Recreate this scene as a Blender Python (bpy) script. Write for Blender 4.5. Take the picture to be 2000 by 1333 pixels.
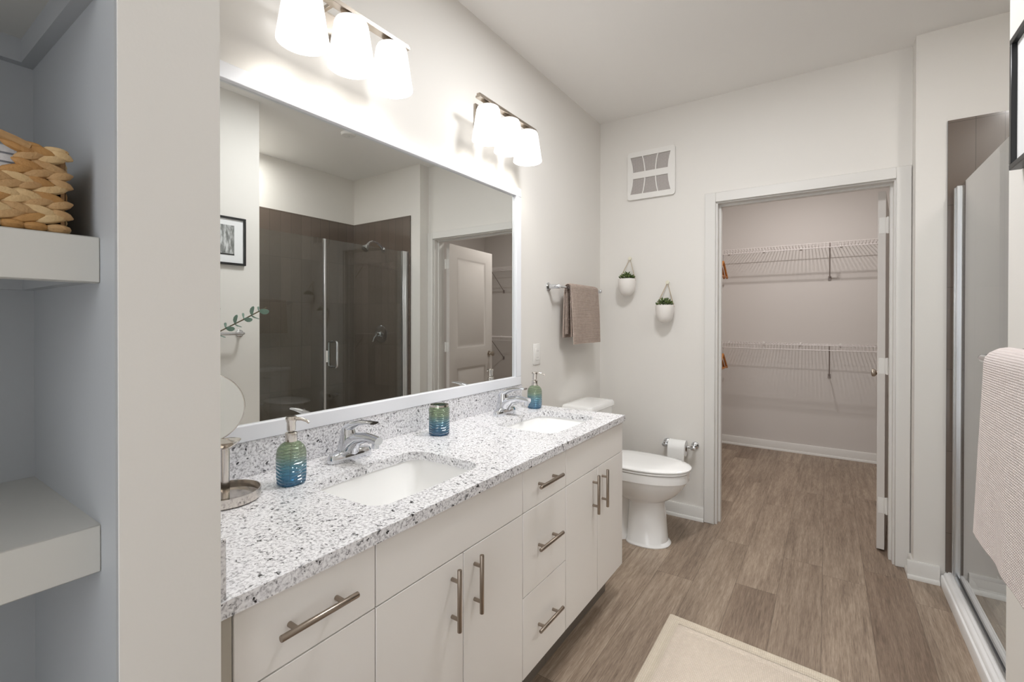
import bpy, bmesh, math, random
from mathutils import Vector, Matrix
random.seed(7)
PI = math.pi
sc = bpy.context.scene
for o in list(bpy.data.objects):
    bpy.data.objects.remove(o)
COL = sc.collection

# ------------------------------------------------------------------ camera
CAM = Vector((1.3786, 0.0, 1.3))
_a, _b, _r = math.radians(33.9675), math.radians(0.2926), math.radians(0.0645)
_f = Vector((-math.sin(_a)*math.cos(_b), math.cos(_a)*math.cos(_b), -math.sin(_b)))
_rt = Vector((math.cos(_a), math.sin(_a), 0))
_up = _rt.cross(_f)
_rt2 = _rt*math.cos(_r) + _up*math.sin(_r)
_up2 = -_rt*math.sin(_r) + _up*math.cos(_r)
cd = bpy.data.cameras.new('camera')
cam = bpy.data.objects.new('camera', cd)
COL.objects.link(cam)
cam.matrix_world = Matrix(((_rt2.x, _up2.x, -_f.x, CAM.x), (_rt2.y, _up2.y, -_f.y, CAM.y),
                           (_rt2.z, _up2.z, -_f.z, CAM.z), (0, 0, 0, 1)))
cd.sensor_fit = 'HORIZONTAL'
cd.sensor_width = 36.0
cd.lens = 913.2657/2000*36
cd.shift_y = -(666.5-630.7156)/2000
cd.clip_start = 0.02
sc.camera = cam

# ------------------------------------------------------------------ world, lights, exposure
SKY = 2.5
w = bpy.data.worlds.new('world')
sc.world = w
w.use_nodes = True
w.node_tree.nodes['Background'].inputs[0].default_value = (0.94, 0.965, 1.0, 1)
w.node_tree.nodes['Background'].inputs[1].default_value = SKY
sc.view_settings.view_transform = 'Standard'
sc.view_settings.look = 'None'
sc.view_settings.gamma = 1
sc.view_settings.use_curve_mapping = False
sc.view_settings.exposure = 0.05
BULB = 72.0        # glow of the vanity bulbs
SHADE = 0.85        # glow of the frosted shades
CLOSET_W = 17.5    # closet ceiling lamp, watts
BATH_FILL = 78.0      # glow of the added, unseen fill disc over the bathroom
SHOWER_FILL_W = 9.0     # added fill light hidden in the shower, watts
try:
    sc.cycles.max_bounces = 12
    sc.cycles.diffuse_bounces = 6
    sc.cycles.glossy_bounces = 6
    sc.cycles.transparent_max_bounces = 16
    sc.cycles.caustics_reflective = True
    sc.cycles.caustics_refractive = False
    sc.cycles.sample_clamp_indirect = 6
except Exception:
    pass


def lamp(name, typ, loc, energy, col=(1, 1, 1), size=0.2, rot=(0, 0, 0)):
    d = bpy.data.lights.new(name, typ)
    d.energy = energy
    d.color = col
    if typ == 'AREA':
        d.shape = 'DISK'
        d.size = size
    else:
        d.shadow_soft_size = size
    o = bpy.data.objects.new(name, d)
    o.location = loc
    o.rotation_euler = rot
    COL.objects.link(o)
    return o


# ------------------------------------------------------------------ dimensions
H = 2.734
L = 3.2          # far wall
L2 = 3.09        # shower side wall
XP = 1.7455      # right wall face
YS = 1.625       # shower near wall
XB = 2.69        # shower back
XS = 1.90        # shower glass
ZT = 2.275       # tile top
YC = 5.38        # closet back wall
ZC = 0.856       # counter top
lamp('closet_ceiling_light', 'AREA', (1.2, 4.25, H-0.03), CLOSET_W, (1, 0.955, 0.93), 0.09)
lamp('shower_fill_light', 'AREA', (2.42, 1.86, H-0.03), SHOWER_FILL_W, (1, 0.985, 0.96), 0.15)  # added fill, kept out of the mirror's view


# ------------------------------------------------------------------ materials
def lin(c):
    r = []
    for v in c:
        v /= 255.0
        r.append(v/12.92 if v <= 0.04045 else ((v+0.055)/1.055)**2.4)
    return (r[0], r[1], r[2], 1)


def mat(name, col, rough=0.5, metal=0.0, spec=0.5, coat=0.0, bump=None, vary=None):
    m = bpy.data.materials.new(name)
    m.use_nodes = True
    nt = m.node_tree
    p = nt.nodes['Principled BSDF']
    p.inputs['Base Color'].default_value = lin(col)
    p.inputs['Roughness'].default_value = rough
    p.inputs['Metallic'].default_value = metal
    p.inputs['Specular IOR Level'].default_value = spec
    p.inputs['Coat Weight'].default_value = coat
    if bump or vary:
        tc = nt.nodes.new('ShaderNodeTexCoord')
    if bump:
        n = nt.nodes.new('ShaderNodeTexNoise')
        n.inputs['Scale'].default_value = bump[0]
        n.inputs['Detail'].default_value = 3
        b = nt.nodes.new('ShaderNodeBump')
        b.inputs['Strength'].default_value = bump[1]
        b.inputs['Distance'].default_value = 0.002
        nt.links.new(tc.outputs['Object'], n.inputs['Vector'])
        nt.links.new(n.outputs['Fac'], b.inputs['Height'])
        nt.links.new(b.outputs['Normal'], p.inputs['Normal'])
    if vary:
        n = nt.nodes.new('ShaderNodeTexNoise')
        n.inputs['Scale'].default_value = vary[1]
        n.inputs['Detail'].default_value = 4
        mx = nt.nodes.new('ShaderNodeMix')
        mx.data_type = 'RGBA'
        mx.inputs['A'].default_value = lin(col)
        mx.inputs['B'].default_value = lin(vary[0])
        nt.links.new(tc.outputs['Object'], n.inputs['Vector'])
        nt.links.new(n.outputs['Fac'], mx.inputs['Factor'])
        nt.links.new(mx.outputs['Result'], p.inputs['Base Color'])
    return m


class NT:
    """small node-building helper"""
    def __init__(s, name):
        s.m = bpy.data.materials.new(name)
        s.m.use_nodes = True
        s.t = s.m.node_tree
        s.p = s.t.nodes['Principled BSDF']
        s.out = s.t.nodes['Material Output']

    def n(s, typ, **kw):
        nd = s.t.nodes.new('ShaderNode'+typ)
        for k, v in kw.items():
            setattr(nd, k, v)
        return nd

    def l(s, a, b):
        s.t.links.new(a, b)

    def put(s, sock, v):
        if hasattr(v, 'is_linked') or hasattr(v, 'links'):
            s.l(v, sock)
        else:
            sock.default_value = v

    def math(s, op, a, b=0.0):
        nd = s.n('Math', operation=op)
        s.put(nd.inputs[0], a)
        s.put(nd.inputs[1], b)
        return nd.outputs[0]

    def mix(s, f, a, b):
        nd = s.n('Mix', data_type='RGBA')
        s.put(nd.inputs['Factor'], f)
        s.put(nd.inputs['A'], a)
        s.put(nd.inputs['B'], b)
        return nd.outputs['Result']

    def noise(s, vec, scale, detail=3, rough=0.5):
        nd = s.n('TexNoise')
        s.l(vec, nd.inputs['Vector'])
        nd.inputs['Scale'].default_value = scale
        nd.inputs['Detail'].default_value = detail
        nd.inputs['Roughness'].default_value = rough
        return nd.outputs['Fac']

    def ramp(s, f, pts):
        nd = s.n('ValToRGB')
        el = nd.color_ramp.elements
        while len(el) < len(pts):
            el.new(0.5)
        for e, (q, c) in zip(el, pts):
            e.position = q
            e.color = c if isinstance(c, tuple) and len(c) == 4 else (c, c, c, 1)
        s.put(nd.inputs[0], f)
        return nd.outputs[0]

    def bump(s, h, strength, dist=0.002):
        nd = s.n('Bump')
        nd.inputs['Strength'].default_value = strength
        nd.inputs['Distance'].default_value = dist
        s.l(h, nd.inputs['Height'])
        s.l(nd.outputs['Normal'], s.p.inputs['Normal'])

    def pos(s):
        return s.n('NewGeometry').outputs['Position']

    def sep(s, v):
        nd = s.n('SeparateXYZ')
        s.l(v, nd.inputs[0])
        return nd.outputs

    def comb(s, x, y, z):
        nd = s.n('CombineXYZ')
        for i, v in enumerate((x, y, z)):
            s.put(nd.inputs[i], v)
        return nd.outputs[0]


M = {}
M['wall'] = mat('wall_paint', (227, 224, 219), 0.6, bump=(160, 0.06), spec=0.3)
M['ceil'] = mat('ceiling_paint', (242, 240, 237), 0.8, bump=(120, 0.08), spec=0.2)
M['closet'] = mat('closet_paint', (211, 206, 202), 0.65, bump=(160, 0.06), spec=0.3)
M['niche'] = mat('niche_shaded_paint', (173, 176, 179), 0.5, bump=(90, 0.06), spec=0.4)  # wall paint with the niche's shade darkened into its colour
M['trim'] = mat('trim_paint', (222, 220, 216), 0.4, spec=0.4)
M['door'] = mat('door_paint', (212, 207, 202), 0.4, spec=0.4)
M['shelfpaint'] = mat('shelf_paint', (203, 202, 197), 0.4, spec=0.4)
M['cab'] = mat('cabinet_laminate', (240, 237, 233), 0.38, spec=0.4)
M['kick'] = mat('toe_kick_laminate', (120, 112, 104), 0.5)
M['carcass'] = mat('cabinet_side', (190, 184, 172), 0.5)
M['porc'] = mat('porcelain', (247, 247, 246), 0.12, spec=0.5, coat=0.3)
M['acryl'] = mat('white_acrylic', (236, 236, 236), 0.25)
M['plastic'] = mat('white_plastic', (232, 230, 226), 0.35)
M['chrome'] = mat('chrome', (222, 224, 228), 0.06, 1.0)
M['nickel'] = mat('brushed_nickel', (186, 176, 164), 0.28, 1.0)
M['silver'] = mat('polished_silver', (216, 210, 203), 0.14, 1.0)
M['handle'] = mat('handle_nickel', (160, 148, 136), 0.3, 1.0)
M['alu'] = mat('satin_aluminium', (220, 221, 222), 0.3, 1.0)
M['mirror'] = mat('mirror_glass', (226, 228, 226), 0.0, 1.0)
M['frame'] = mat('white_frame', (236, 238, 243), 0.35)
M['black'] = mat('black_frame', (32, 32, 33), 0.35)
M['gasket'] = mat('dark_gasket', (44, 48, 54), 0.4)
M['mat'] = mat('mat_board', (232, 233, 234), 0.7)
M['dark'] = mat('dark_slot', (40, 38, 36), 0.6)
M['paper'] = mat('tissue_paper', (238, 238, 236), 0.9, bump=(200, 0.2))
M['core'] = mat('card_core', (150, 128, 108), 0.9)
M['wire'] = mat('white_wire', (222, 216, 214), 0.4)
M['bracket'] = mat('grey_bracket', (150, 140, 136), 0.4)
M['amber'] = mat('amber_wood', (206, 134, 50), 0.4, vary=((168, 98, 30), 30))
M['pot'] = mat('white_ceramic', (233, 229, 224), 0.4)
M['cord'] = mat('leather_cord', (186, 170, 146), 0.8)
M['peg'] = mat('pale_peg', (226, 222, 202), 0.5)
M['leaf'] = mat('succulent_green', (92, 112, 58), 0.5, vary=((44, 62, 28), 60))
M['leaf2'] = mat('succulent_light', (146, 162, 98), 0.5, vary=((84, 106, 54), 60))
M['soil'] = mat('dark_soil', (40, 32, 24), 0.9)
M['euc'] = mat('eucalyptus_leaf', (86, 116, 100), 0.45, vary=((132, 158, 146), 40))
M['stem'] = mat('brown_stem', (92, 84, 62), 0.7)
M['straw1'] = mat('straw_tan', (184, 152, 108), 0.6, bump=(300, 0.5), vary=((158, 118, 72), 45))
M['straw2'] = mat('straw_pale', (204, 178, 136), 0.6, bump=(300, 0.5), vary=((180, 146, 98), 45))
M['straw3'] = mat('straw_golden', (186, 142, 82), 0.6, bump=(300, 0.5), vary=((140, 96, 50), 45))
M['strawin'] = mat('straw_shadow', (120, 88, 54), 0.8)
M['linen'] = mat('white_linen', (226, 226, 228), 0.9, bump=(250, 0.4))
M['greystripe'] = mat('grey_stitch', (120, 122, 128), 0.9)


def m_granite():
    g = NT('speckled_granite')
    tc = g.n('TexCoord').outputs['Object']
    warp = g.n('TexNoise')
    warp.inputs['Scale'].default_value = 60
    g.l(tc, warp.inputs['Vector'])
    v = g.n('VectorMath', operation='MULTIPLY_ADD')
    g.l(warp.outputs['Color'], v.inputs[0])
    v.inputs[1].default_value = (0.012, 0.012, 0.012)
    g.l(tc, v.inputs[2])
    vec = v.outputs[0]
    a = g.noise(vec, 150, 3, 0.6)
    b = g.noise(vec, 95, 4, 0.65)
    c = g.noise(vec, 38, 3, 0.6)
    vo = g.n('TexVoronoi')
    g.l(vec, vo.inputs['Vector'])
    vo.inputs['Scale'].default_value = 190
    base = g.ramp(a, [(0.36, lin((176, 175, 178))), (0.46, lin((224, 223, 226))), (0.6, lin((246, 246, 248)))])
    grey = g.ramp(g.math('ADD', g.math('MULTIPLY', b, 0.75), g.math('MULTIPLY', c, 0.25)),
                  [(0.375, 1.0), (0.435, 0.0)])
    dark = g.ramp(g.math('ADD', g.math('MULTIPLY', g.noise(vec, 84, 4, 0.68), 0.8), g.math('MULTIPLY', c, 0.2)),
                  [(0.383, 1.0), (0.41, 0.0)])
    col = g.mix(grey, base, lin((122, 121, 124)))
    col = g.mix(dark, col, lin((30, 29, 32)))
    g.l(col, g.p.inputs['Base Color'])
    g.p.inputs['Roughness'].default_value = 0.22
    g.p.inputs['Specular IOR Level'].default_value = 0.45
    return g.m


def m_floor():
    g = NT('vinyl_oak_plank')
    x, y, z = g.sep(g.pos())
    W, LN = 0.178, 1.22
    px = g.math('FLOOR', g.math('DIVIDE', g.math('ADD', x, 0.06), W))
    wn = g.n('TexWhiteNoise', noise_dimensions='1D')
    g.l(px, wn.inputs['W'])
    yy = g.math('ADD', g.math('DIVIDE', y, LN), wn.outputs['Value'])
    py = g.math('FLOOR', yy)
    wn2 = g.n('TexWhiteNoise', noise_dimensions='2D')
    g.l(g.comb(px, py, 0.0), wn2.inputs['Vector'])
    rnd = wn2.outputs['Value']
    sh = g.math('MULTIPLY', rnd, 37.0)
    v1 = g.comb(g.math('MULTIPLY', x, 46.0), g.math('MULTIPLY', y, 2.6), sh)
    v2 = g.comb(g.math('MULTIPLY', x, 300.0), g.math('MULTIPLY', y, 14.0), sh)
    v3 = g.comb(g.math('MULTIPLY', x, 7.0), g.math('MULTIPLY', y, 1.6), sh)
    n1 = g.noise(v1, 1.0, 8, 0.72)
    n2 = g.noise(v2, 1.0, 4, 0.7)
    n3 = g.noise(v3, 1.0, 2, 0.5)
    f = g.math('ADD', g.math('MULTIPLY', n1, 0.42), g.math('ADD', g.math('MULTIPLY', n2, 0.4), g.math('MULTIPLY', n3, 0.18)))
    c1 = g.ramp(f, [(0.36, lin((108, 92, 80))), (0.5, lin((154, 137, 121))), (0.64, lin((188, 172, 155)))])
    tone = g.ramp(rnd, [(0.0, lin((212, 204, 198))), (0.5, lin((240, 238, 235))), (1.0, lin((255, 253, 250)))])
    mul = g.n('Mix', data_type='RGBA', blend_type='MULTIPLY')
    mul.inputs['Factor'].default_value = 1.0
    g.l(c1, mul.inputs['A'])
    g.l(tone, mul.inputs['B'])
    fx = g.math('FRACT', g.math('DIVIDE', g.math('ADD', x, 0.06), W))
    ex = g.math('MINIMUM', fx, g.math('SUBTRACT', 1.0, fx))
    fy = g.math('FRACT', yy)
    ey = g.math('MINIMUM', fy, g.math('SUBTRACT', 1.0, fy))
    gap = g.math('MAXIMUM', g.math('LESS_THAN', ex, 0.006), g.math('LESS_THAN', ey, 0.0009))
    col = g.mix(g.math('MULTIPLY', gap, 0.55), mul.outputs['Result'], lin((70, 58, 48)))
    g.l(col, g.p.inputs['Base Color'])
    g.p.inputs['Roughness'].default_value = 0.42
    g.p.inputs['Specular IOR Level'].default_value = 0.35
    g.bump(g.math('SUBTRACT', n2, gap), 0.12, 0.001)
    return g.m


def m_tile(axis):
    g = NT('brown_tile_'+axis)
    x, y, z = g.sep(g.pos())
    h = x if axis == 'x' else y
    off = 1.864 if axis == 'x' else 2.106
    u = g.math('DIVIDE', g.math('SUBTRACT', h, off-10.0*0.0985), 0.0985)
    v = g.math('DIVIDE', g.math('SUBTRACT', ZT+0.4*8-0.012, z), 0.4)
    fu, fv = g.math('FRACT', u), g.math('FRACT', v)
    eu = g.math('MINIMUM', fu, g.math('SUBTRACT', 1.0, fu))
    ev = g.math('MINIMUM', fv, g.math('SUBTRACT', 1.0, fv))
    gap = g.math('MAXIMUM', g.math('LESS_THAN', eu, 0.012), g.math('LESS_THAN', ev, 0.003))
    wn = g.n('TexWhiteNoise', noise_dimensions='2D')
    g.l(g.comb(g.math('FLOOR', u), g.math('FLOOR', v), 0.0), wn.inputs['Vector'])
    col = g.mix(wn.outputs['Value'], lin((99, 88, 79)), lin((110, 98, 89)))
    col = g.mix(gap, col, lin((76, 67, 60)))
    g.l(col, g.p.inputs['Base Color'])
    g.p.inputs['Roughness'].default_value = 0.16
    g.bump(g.math('SUBTRACT', 1.0, gap), 0.25, 0.001)
    return g.m


def m_thin_glass(name, tint, refl=1.0):
    g = NT(name)
    g.t.nodes.remove(g.p)
    fr = g.n('Fresnel')
    fr.inputs['IOR'].default_value = 1.52
    back = g.n('NewGeometry').outputs['Backfacing']
    fac = g.math('MULTIPLY', g.math('MULTIPLY', fr.outputs[0], refl), g.math('SUBTRACT', 1.0, back))
    fac = g.math('MINIMUM', fac, 0.97)
    tr = g.n('BsdfTransparent')
    tr.inputs[0].default_value = lin(tint)
    gl = g.n('BsdfGlossy')
    gl.inputs['Roughness'].default_value = 0.0
    mx = g.n('MixShader')
    g.l(fac, mx.inputs[0])
    g.l(tr.outputs[0], mx.inputs[1])
    g.l(gl.outputs[0], mx.inputs[2])
    g.l(mx.outputs[0], g.out.inputs[0])
    return g.m


def m_ombre(z0, z1):
    """rippled glass, green at the top and blue at the foot (object coordinates)"""
    g = NT('ombre_glass')
    g.t.nodes.remove(g.p)
    oc = g.n('TexCoord').outputs['Object']
    x, y, z = g.sep(oc)
    t = g.math('DIVIDE', g.math('SUBTRACT', z, z0), z1-z0)
    col = g.ramp(t, [(0.0, lin((84, 168, 208))), (0.38, lin((134, 200, 222))), (0.58, lin((180, 216, 210))),
                     (0.72, lin((206, 221, 194))), (1.0, lin((210, 224, 198)))])
    dk = g.ramp(t, [(0.0, lin((26, 116, 166))), (0.45, lin((84, 160, 186))), (0.7, lin((152, 174, 140))), (1.0, lin((158, 178, 142)))])
    wv = g.n('TexWave', wave_type='BANDS', bands_direction='Z')
    g.l(oc, wv.inputs['Vector'])
    wv.inputs['Scale'].default_value = 36
    wv.inputs['Distortion'].default_value = 5
    wv.inputs['Detail'].default_value = 1
    wv.inputs['Detail Scale'].default_value = 0.7
    bp_ = g.n('Bump')
    bp_.inputs['Strength'].default_value = 0.9
    bp_.inputs['Distance'].default_value = 0.004
    g.l(wv.outputs['Fac'], bp_.inputs['Height'])
    tr = g.n('BsdfTransparent')
    g.l(col, tr.inputs[0])
    df = g.n('BsdfDiffuse')
    g.l(dk, df.inputs[0])
    g.l(bp_.outputs[0], df.inputs['Normal'])
    gl = g.n('BsdfGlossy')
    gl.inputs['Roughness'].default_value = 0.08
    g.l(bp_.outputs[0], gl.inputs['Normal'])
    m1 = g.n('MixShader')
    m1.inputs[0].default_value = 0.38
    g.l(tr.outputs[0], m1.inputs[1])
    g.l(df.outputs[0], m1.inputs[2])
    fr = g.n('Fresnel')
    fr.inputs['IOR'].default_value = 1.5
    g.l(bp_.outputs[0], fr.inputs['Normal'])
    m2 = g.n('MixShader')
    g.l(g.math('MINIMUM', g.math('ADD', fr.outputs[0], 0.05), 0.8), m2.inputs[0])
    g.l(m1.outputs[0], m2.inputs[1])
    g.l(gl.outputs[0], m2.inputs[2])
    g.l(m2.outputs[0], g.out.inputs[0])
    return g.m


def m_cloth(name, c1, c2, ribs, strength=0.6, dist=0.004, vary=40):
    """woven cloth; ribs = list of (direction, scale)"""
    g = NT(name)
    oc = g.n('TexCoord').outputs['Object']
    h = None
    for d, s in ribs:
        wv = g.n('TexWave', wave_type='BANDS', bands_direction=d)
        g.l(oc, wv.inputs['Vector'])
        wv.inputs['Scale'].default_value = s
        wv.inputs['Distortion'].default_value = 1.2
        wv.inputs['Detail'].default_value = 2
        wv.inputs['Detail Scale'].default_value = 3
        h = wv.outputs['Fac'] if h is None else g.math('MULTIPLY', h, wv.outputs['Fac'])
    n = g.noise(oc, vary, 4, 0.6)
    f = g.math('ADD', g.math('MULTIPLY', h, 0.65), g.math('MULTIPLY', n, 0.35))
    g.l(g.ramp(f, [(0.15, lin(c1)), (0.75, lin(c2))]), g.p.inputs['Base Color'])
    g.p.inputs['Roughness'].default_value = 0.95
    g.p.inputs['Specular IOR Level'].default_value = 0.1
    g.bump(h, strength, dist)
    return g.m


def m_emit(name, col, strength, diffuse=None):
    g = NT(name)
    g.p.inputs['Base Color'].default_value = lin(diffuse or col)
    g.p.inputs['Emission Color'].default_value = lin(col)
    g.p.inputs['Emission Strength'].default_value = strength
    g.p.inputs['Roughness'].default_value = 0.25
    return g.m


def m_print():
    g = NT('grey_print')
    oc = g.n('TexCoord').outputs['Object']
    mp = g.n('Mapping')
    g.l(oc, mp.inputs['Vector'])
    mp.inputs['Scale'].default_value = (1, 3.0, 0.8)
    n = g.noise(mp.outputs[0], 14, 6, 0.65)
    g.l(g.ramp(n, [(0.33, lin((60, 64, 62))), (0.48, lin((140, 142, 140))), (0.62, lin((206, 208, 208)))]), g.p.inputs['Base Color'])
    g.p.inputs['Roughness'].default_value = 0.6
    return g.m


def m_mesh():
    """fine grille: thin louvre lines"""
    g = NT('grille_mesh')
    x, y, z = g.sep(g.n('TexCoord').outputs['Object'])
    a = g.math('FRACT', g.math('MULTIPLY', z, 190.0))
    b = g.math('FRACT', g.math('MULTIPLY', x, 190.0))
    k = g.math('MAXIMUM', g.math('LESS_THAN', a, 0.42), g.math('LESS_THAN', b, 0.42))
    g.l(g.mix(k, lin((92, 84, 80)), lin((196, 190, 186))), g.p.inputs['Base Color'])
    g.p.inputs['Roughness'].default_value = 0.6
    return g.m


M['granite'] = m_granite()
M['floor'] = m_floor()
M['tilex'] = m_tile('x')
M['tiley'] = m_tile('y')
M['glass'] = m_thin_glass('shower_glass', (246, 249, 248), 2.0)
M['pglass'] = m_thin_glass('picture_glass', (252, 252, 252), 0.8)
M['ombre'] = m_ombre(0.0, 0.11)
M['towel'] = m_cloth('taupe_towel', (156, 138, 127), (222, 207, 196), [('Z', 34), ('Y', 60)], 0.7, 0.004, 40)
M['hem'] = mat('towel_hem', (184, 168, 158), 0.95, bump=(300, 0.4))
M['towel2'] = m_cloth('pale_towel', (218, 206, 202), (246, 238, 235), [('Z', 70), ('Y', 52)], 0.6, 0.004, 45)
M['rug'] = m_cloth('cream_rug', (218, 204, 188), (244, 232, 220), [('X', 55), ('Y', 38)], 0.6, 0.003, 60)
M['rugedge'] = m_cloth('rug_border', (212, 199, 180), (236, 226, 211), [('X', 45), ('Y', 45)], 0.5, 0.003, 50)
M['shade'] = m_emit('frosted_shade', (255, 255, 255), SHADE, (245, 244, 242))
M['bulb'] = m_emit('bulb_glow', (255, 252, 246), BULB)
M['discglow'] = m_emit('ceiling_disc_glow', (255, 246, 236), 3.0)  # closet lamp and the added shower fill
M['bath_fill'] = m_emit('bath_fill_glow', (252, 253, 255), BATH_FILL)  # added fill disc that brightens the whole room
M['print'] = m_print()
M['mesh'] = m_mesh()

# ------------------------------------------------------------------ mesh helpers


def bm_new():
    return bmesh.new()


def box(bm, x0, x1, y0, y1, z0, z1, bevel=0.0, seg=2):
    t = bmesh.new()
    vs = [t.verts.new(c) for c in ((x0, y0, z0), (x1, y0, z0), (x1, y1, z0), (x0, y1, z0),
                                   (x0, y0, z1), (x1, y0, z1), (x1, y1, z1), (x0, y1, z1))]
    for f in ((0, 3, 2, 1), (4, 5, 6, 7), (0, 1, 5, 4), (1, 2, 6, 5), (2, 3, 7, 6), (3, 0, 4, 7)):
        t.faces.new([vs[i] for i in f])
    if bevel:
        bmesh.ops.bevel(t, geom=list(t.edges), offset=bevel, segments=seg, profile=0.5, affect='EDGES', clamp_overlap=True)
    merge(bm, t)


def merge(bm, t, mtx=None, mi=None):
    if mtx is not None:
        bmesh.ops.transform(t, matrix=mtx, verts=t.verts)
    mp = {}
    for v in t.verts:
        mp[v] = bm.verts.new(v.co)
    for f in t.faces:
        try:
            nf = bm.faces.new([mp[v] for v in f.verts])
            nf.smooth = f.smooth
            nf.material_index = f.material_index if mi is None else mi
        except ValueError:
            pass
    t.free()


def frame_of(d):
    d = d.normalized()
    a = Vector((0, 0, 1)) if abs(d.z) < 0.9 else Vector((1, 0, 0))
    u = d.cross(a).normalized()
    return u, d.cross(u).normalized()


def tube(bm, pts, r, seg=10, closed=False, caps=True, mi=0):
    pts = [Vector(p) for p in pts]
    n = len(pts)
    rs = r if isinstance(r, (list, tuple)) else [r]*n
    rings = []
    u = None
    for i, p in enumerate(pts):
        if closed:
            d = (pts[(i+1) % n]-pts[i-1])
        elif i == 0:
            d = pts[1]-p
        elif i == n-1:
            d = p-pts[i-1]
        else:
            d = (pts[i+1]-p).normalized()+(p-pts[i-1]).normalized()
        d = d.normalized()
        if u is None:
            u, v = frame_of(d)
        else:
            u = (u-d*u.dot(d)).normalized()
            v = d.cross(u)
        rings.append([bm.verts.new(p+(u*math.cos(2*PI*k/seg)+v*math.sin(2*PI*k/seg))*rs[i]) for k in range(seg)])
    m = n if closed else n-1
    for i in range(m):
        a, b = rings[i], rings[(i+1) % n]
        for k in range(seg):
            f = bm.faces.new((a[k], a[(k+1) % seg], b[(k+1) % seg], b[k]))
            f.smooth = True
            f.material_index = mi
    if caps and not closed:
        f = bm.faces.new(rings[0][::-1])
        f.material_index = mi
        f = bm.faces.new(rings[-1])
        f.material_index = mi


def lathe(bm, prof, c=(0, 0, 0), seg=32, mtx=None, sx=1.0, sy=1.0, smooth=True):
    """prof: list of (r, z); r=0 closes to a point"""
    t = bmesh.new()
    rings = []
    for r, z in prof:
        if r < 1e-6:
            rings.append([t.verts.new((0, 0, z))])
        else:
            rings.append([t.verts.new((r*sx*math.cos(2*PI*k/seg), r*sy*math.sin(2*PI*k/seg), z)) for k in range(seg)])
    for a, b in zip(rings[:-1], rings[1:]):
        for k in range(seg):
            q = (k+1) % seg
            if len(a) == 1 and len(b) == 1:
                continue
            if len(a) == 1:
                f = t.faces.new((a[0], b[q], b[k]))
            elif len(b) == 1:
                f = t.faces.new((a[k], a[q], b[0]))
            else:
                f = t.faces.new((a[k], a[q], b[q], b[k]))
            f.smooth = smooth
    mt = Matrix.Translation(c)
    if mtx is not None:
        mt = mt @ mtx
    merge(bm, t, mt)


def loft(bm, rings, cap0=True, cap1=True, smooth=True, mi=0):
    vr = [[bm.verts.new(p) for p in r] for r in rings]
    n = len(vr[0])
    for a, b in zip(vr[:-1], vr[1:]):
        for k in range(n):
            f = bm.faces.new((a[k], a[(k+1) % n], b[(k+1) % n], b[k]))
            f.smooth = smooth
            f.material_index = mi
    if cap0:
        f = bm.faces.new(vr[0][::-1])
        f.material_index = mi
    if cap1:
        f = bm.faces.new(vr[-1])
        f.material_index = mi


def rrect(cx, cy, hx, hy, r, z, seg=6, bow=0.0):
    pts = []
    for sx, sy, a0 in ((1, 1, 0), (-1, 1, 90), (-1, -1, 180), (1, -1, 270)):
        for k in range(seg+1):
            a = math.radians(a0+90*k/seg)
            px = sx*(hx-r)+r*math.cos(a)
            py = sy*(hy-r)+r*math.sin(a)
            pts.append((px, py))
    out = []
    # subdivide straight runs so they can bow
    res = []
    n = len(pts)
    for i in range(n):
        a, b = pts[i], pts[(i+1) % n]
        res.append(a)
        if math.hypot(a[0]-b[0], a[1]-b[1]) > 0.05:
            for k in range(1, 8):
                t = k/8
                res.append((a[0]+(b[0]-a[0])*t, a[1]+(b[1]-a[1])*t))
    for px, py in res:
        ux, uy = px/hx, py/hy
        px += bow*(1-uy*uy)*(1 if ux > 0 else -1)*abs(ux)**3
        py += bow*(1-ux*ux)*(1 if uy > 0 else -1)*abs(uy)**3
        out.append(Vector((cx+px, cy+py, z)))
    return out


def sub_obj(name, bm, m, loc):
    me = bpy.data.meshes.new(name)
    bmesh.ops.translate(bm, verts=bm.verts, vec=(-loc[0], -loc[1], -loc[2]))
    bmesh.ops.recalc_face_normals(bm, faces=bm.faces)
    bm.to_mesh(me)
    bm.free()
    me.set_sharp_from_angle(angle=math.radians(42))
    for k in (m if isinstance(m, (list, tuple)) else [m]):
        me.materials.append(M[k])
    return me


ABS = {}


def obj(name, bm, m, parent=None, loc=None, label=None, raw=False):
    """link bm (given in world coordinates) as ONE mesh object"""
    base = Vector(loc) if loc is not None else (ABS[parent.name] if parent else Vector((0, 0, 0)))
    me = sub_obj(name, bm, m, base)
    o = bpy.data.objects.new(name, me)
    COL.objects.link(o)
    if parent:
        o.parent = parent
        o.location = base-ABS[parent.name]
    else:
        o.location = base
    ABS[o.name] = Vector(base)
    if label:
        o['label'] = label
    return o


def tag(o, label, cat, group=None):
    o['label'] = label
    o['category'] = cat
    if group:
        o['group'] = group
    return o


def thing(name, label, cat, loc, group=None):
    o = bpy.data.objects.new(name, None)
    o.empty_display_size = 0.05
    o.location = loc
    COL.objects.link(o)
    ABS[o.name] = Vector(loc)
    return tag(o, label, cat, group)


def struct(name, bm, m, parent=None):
    o = obj(name, bm, m, parent)
    if not parent:
        o['kind'] = 'structure'
    return o


def dup(root, loc, label, group=None):
    r = root.copy()
    COL.objects.link(r)
    r.location = loc
    r['label'] = label
    if group:
        r['group'] = group
    for ch in list(root.children):
        c = ch.copy()
        COL.objects.link(c)
        c.parent = r
        for g in list(ch.children):
            d = g.copy()
            COL.objects.link(d)
            d.parent = c
    return r


def B(*boxes):
    bm = bm_new()
    for b in boxes:
        box(bm, *b)
    return bm


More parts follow.
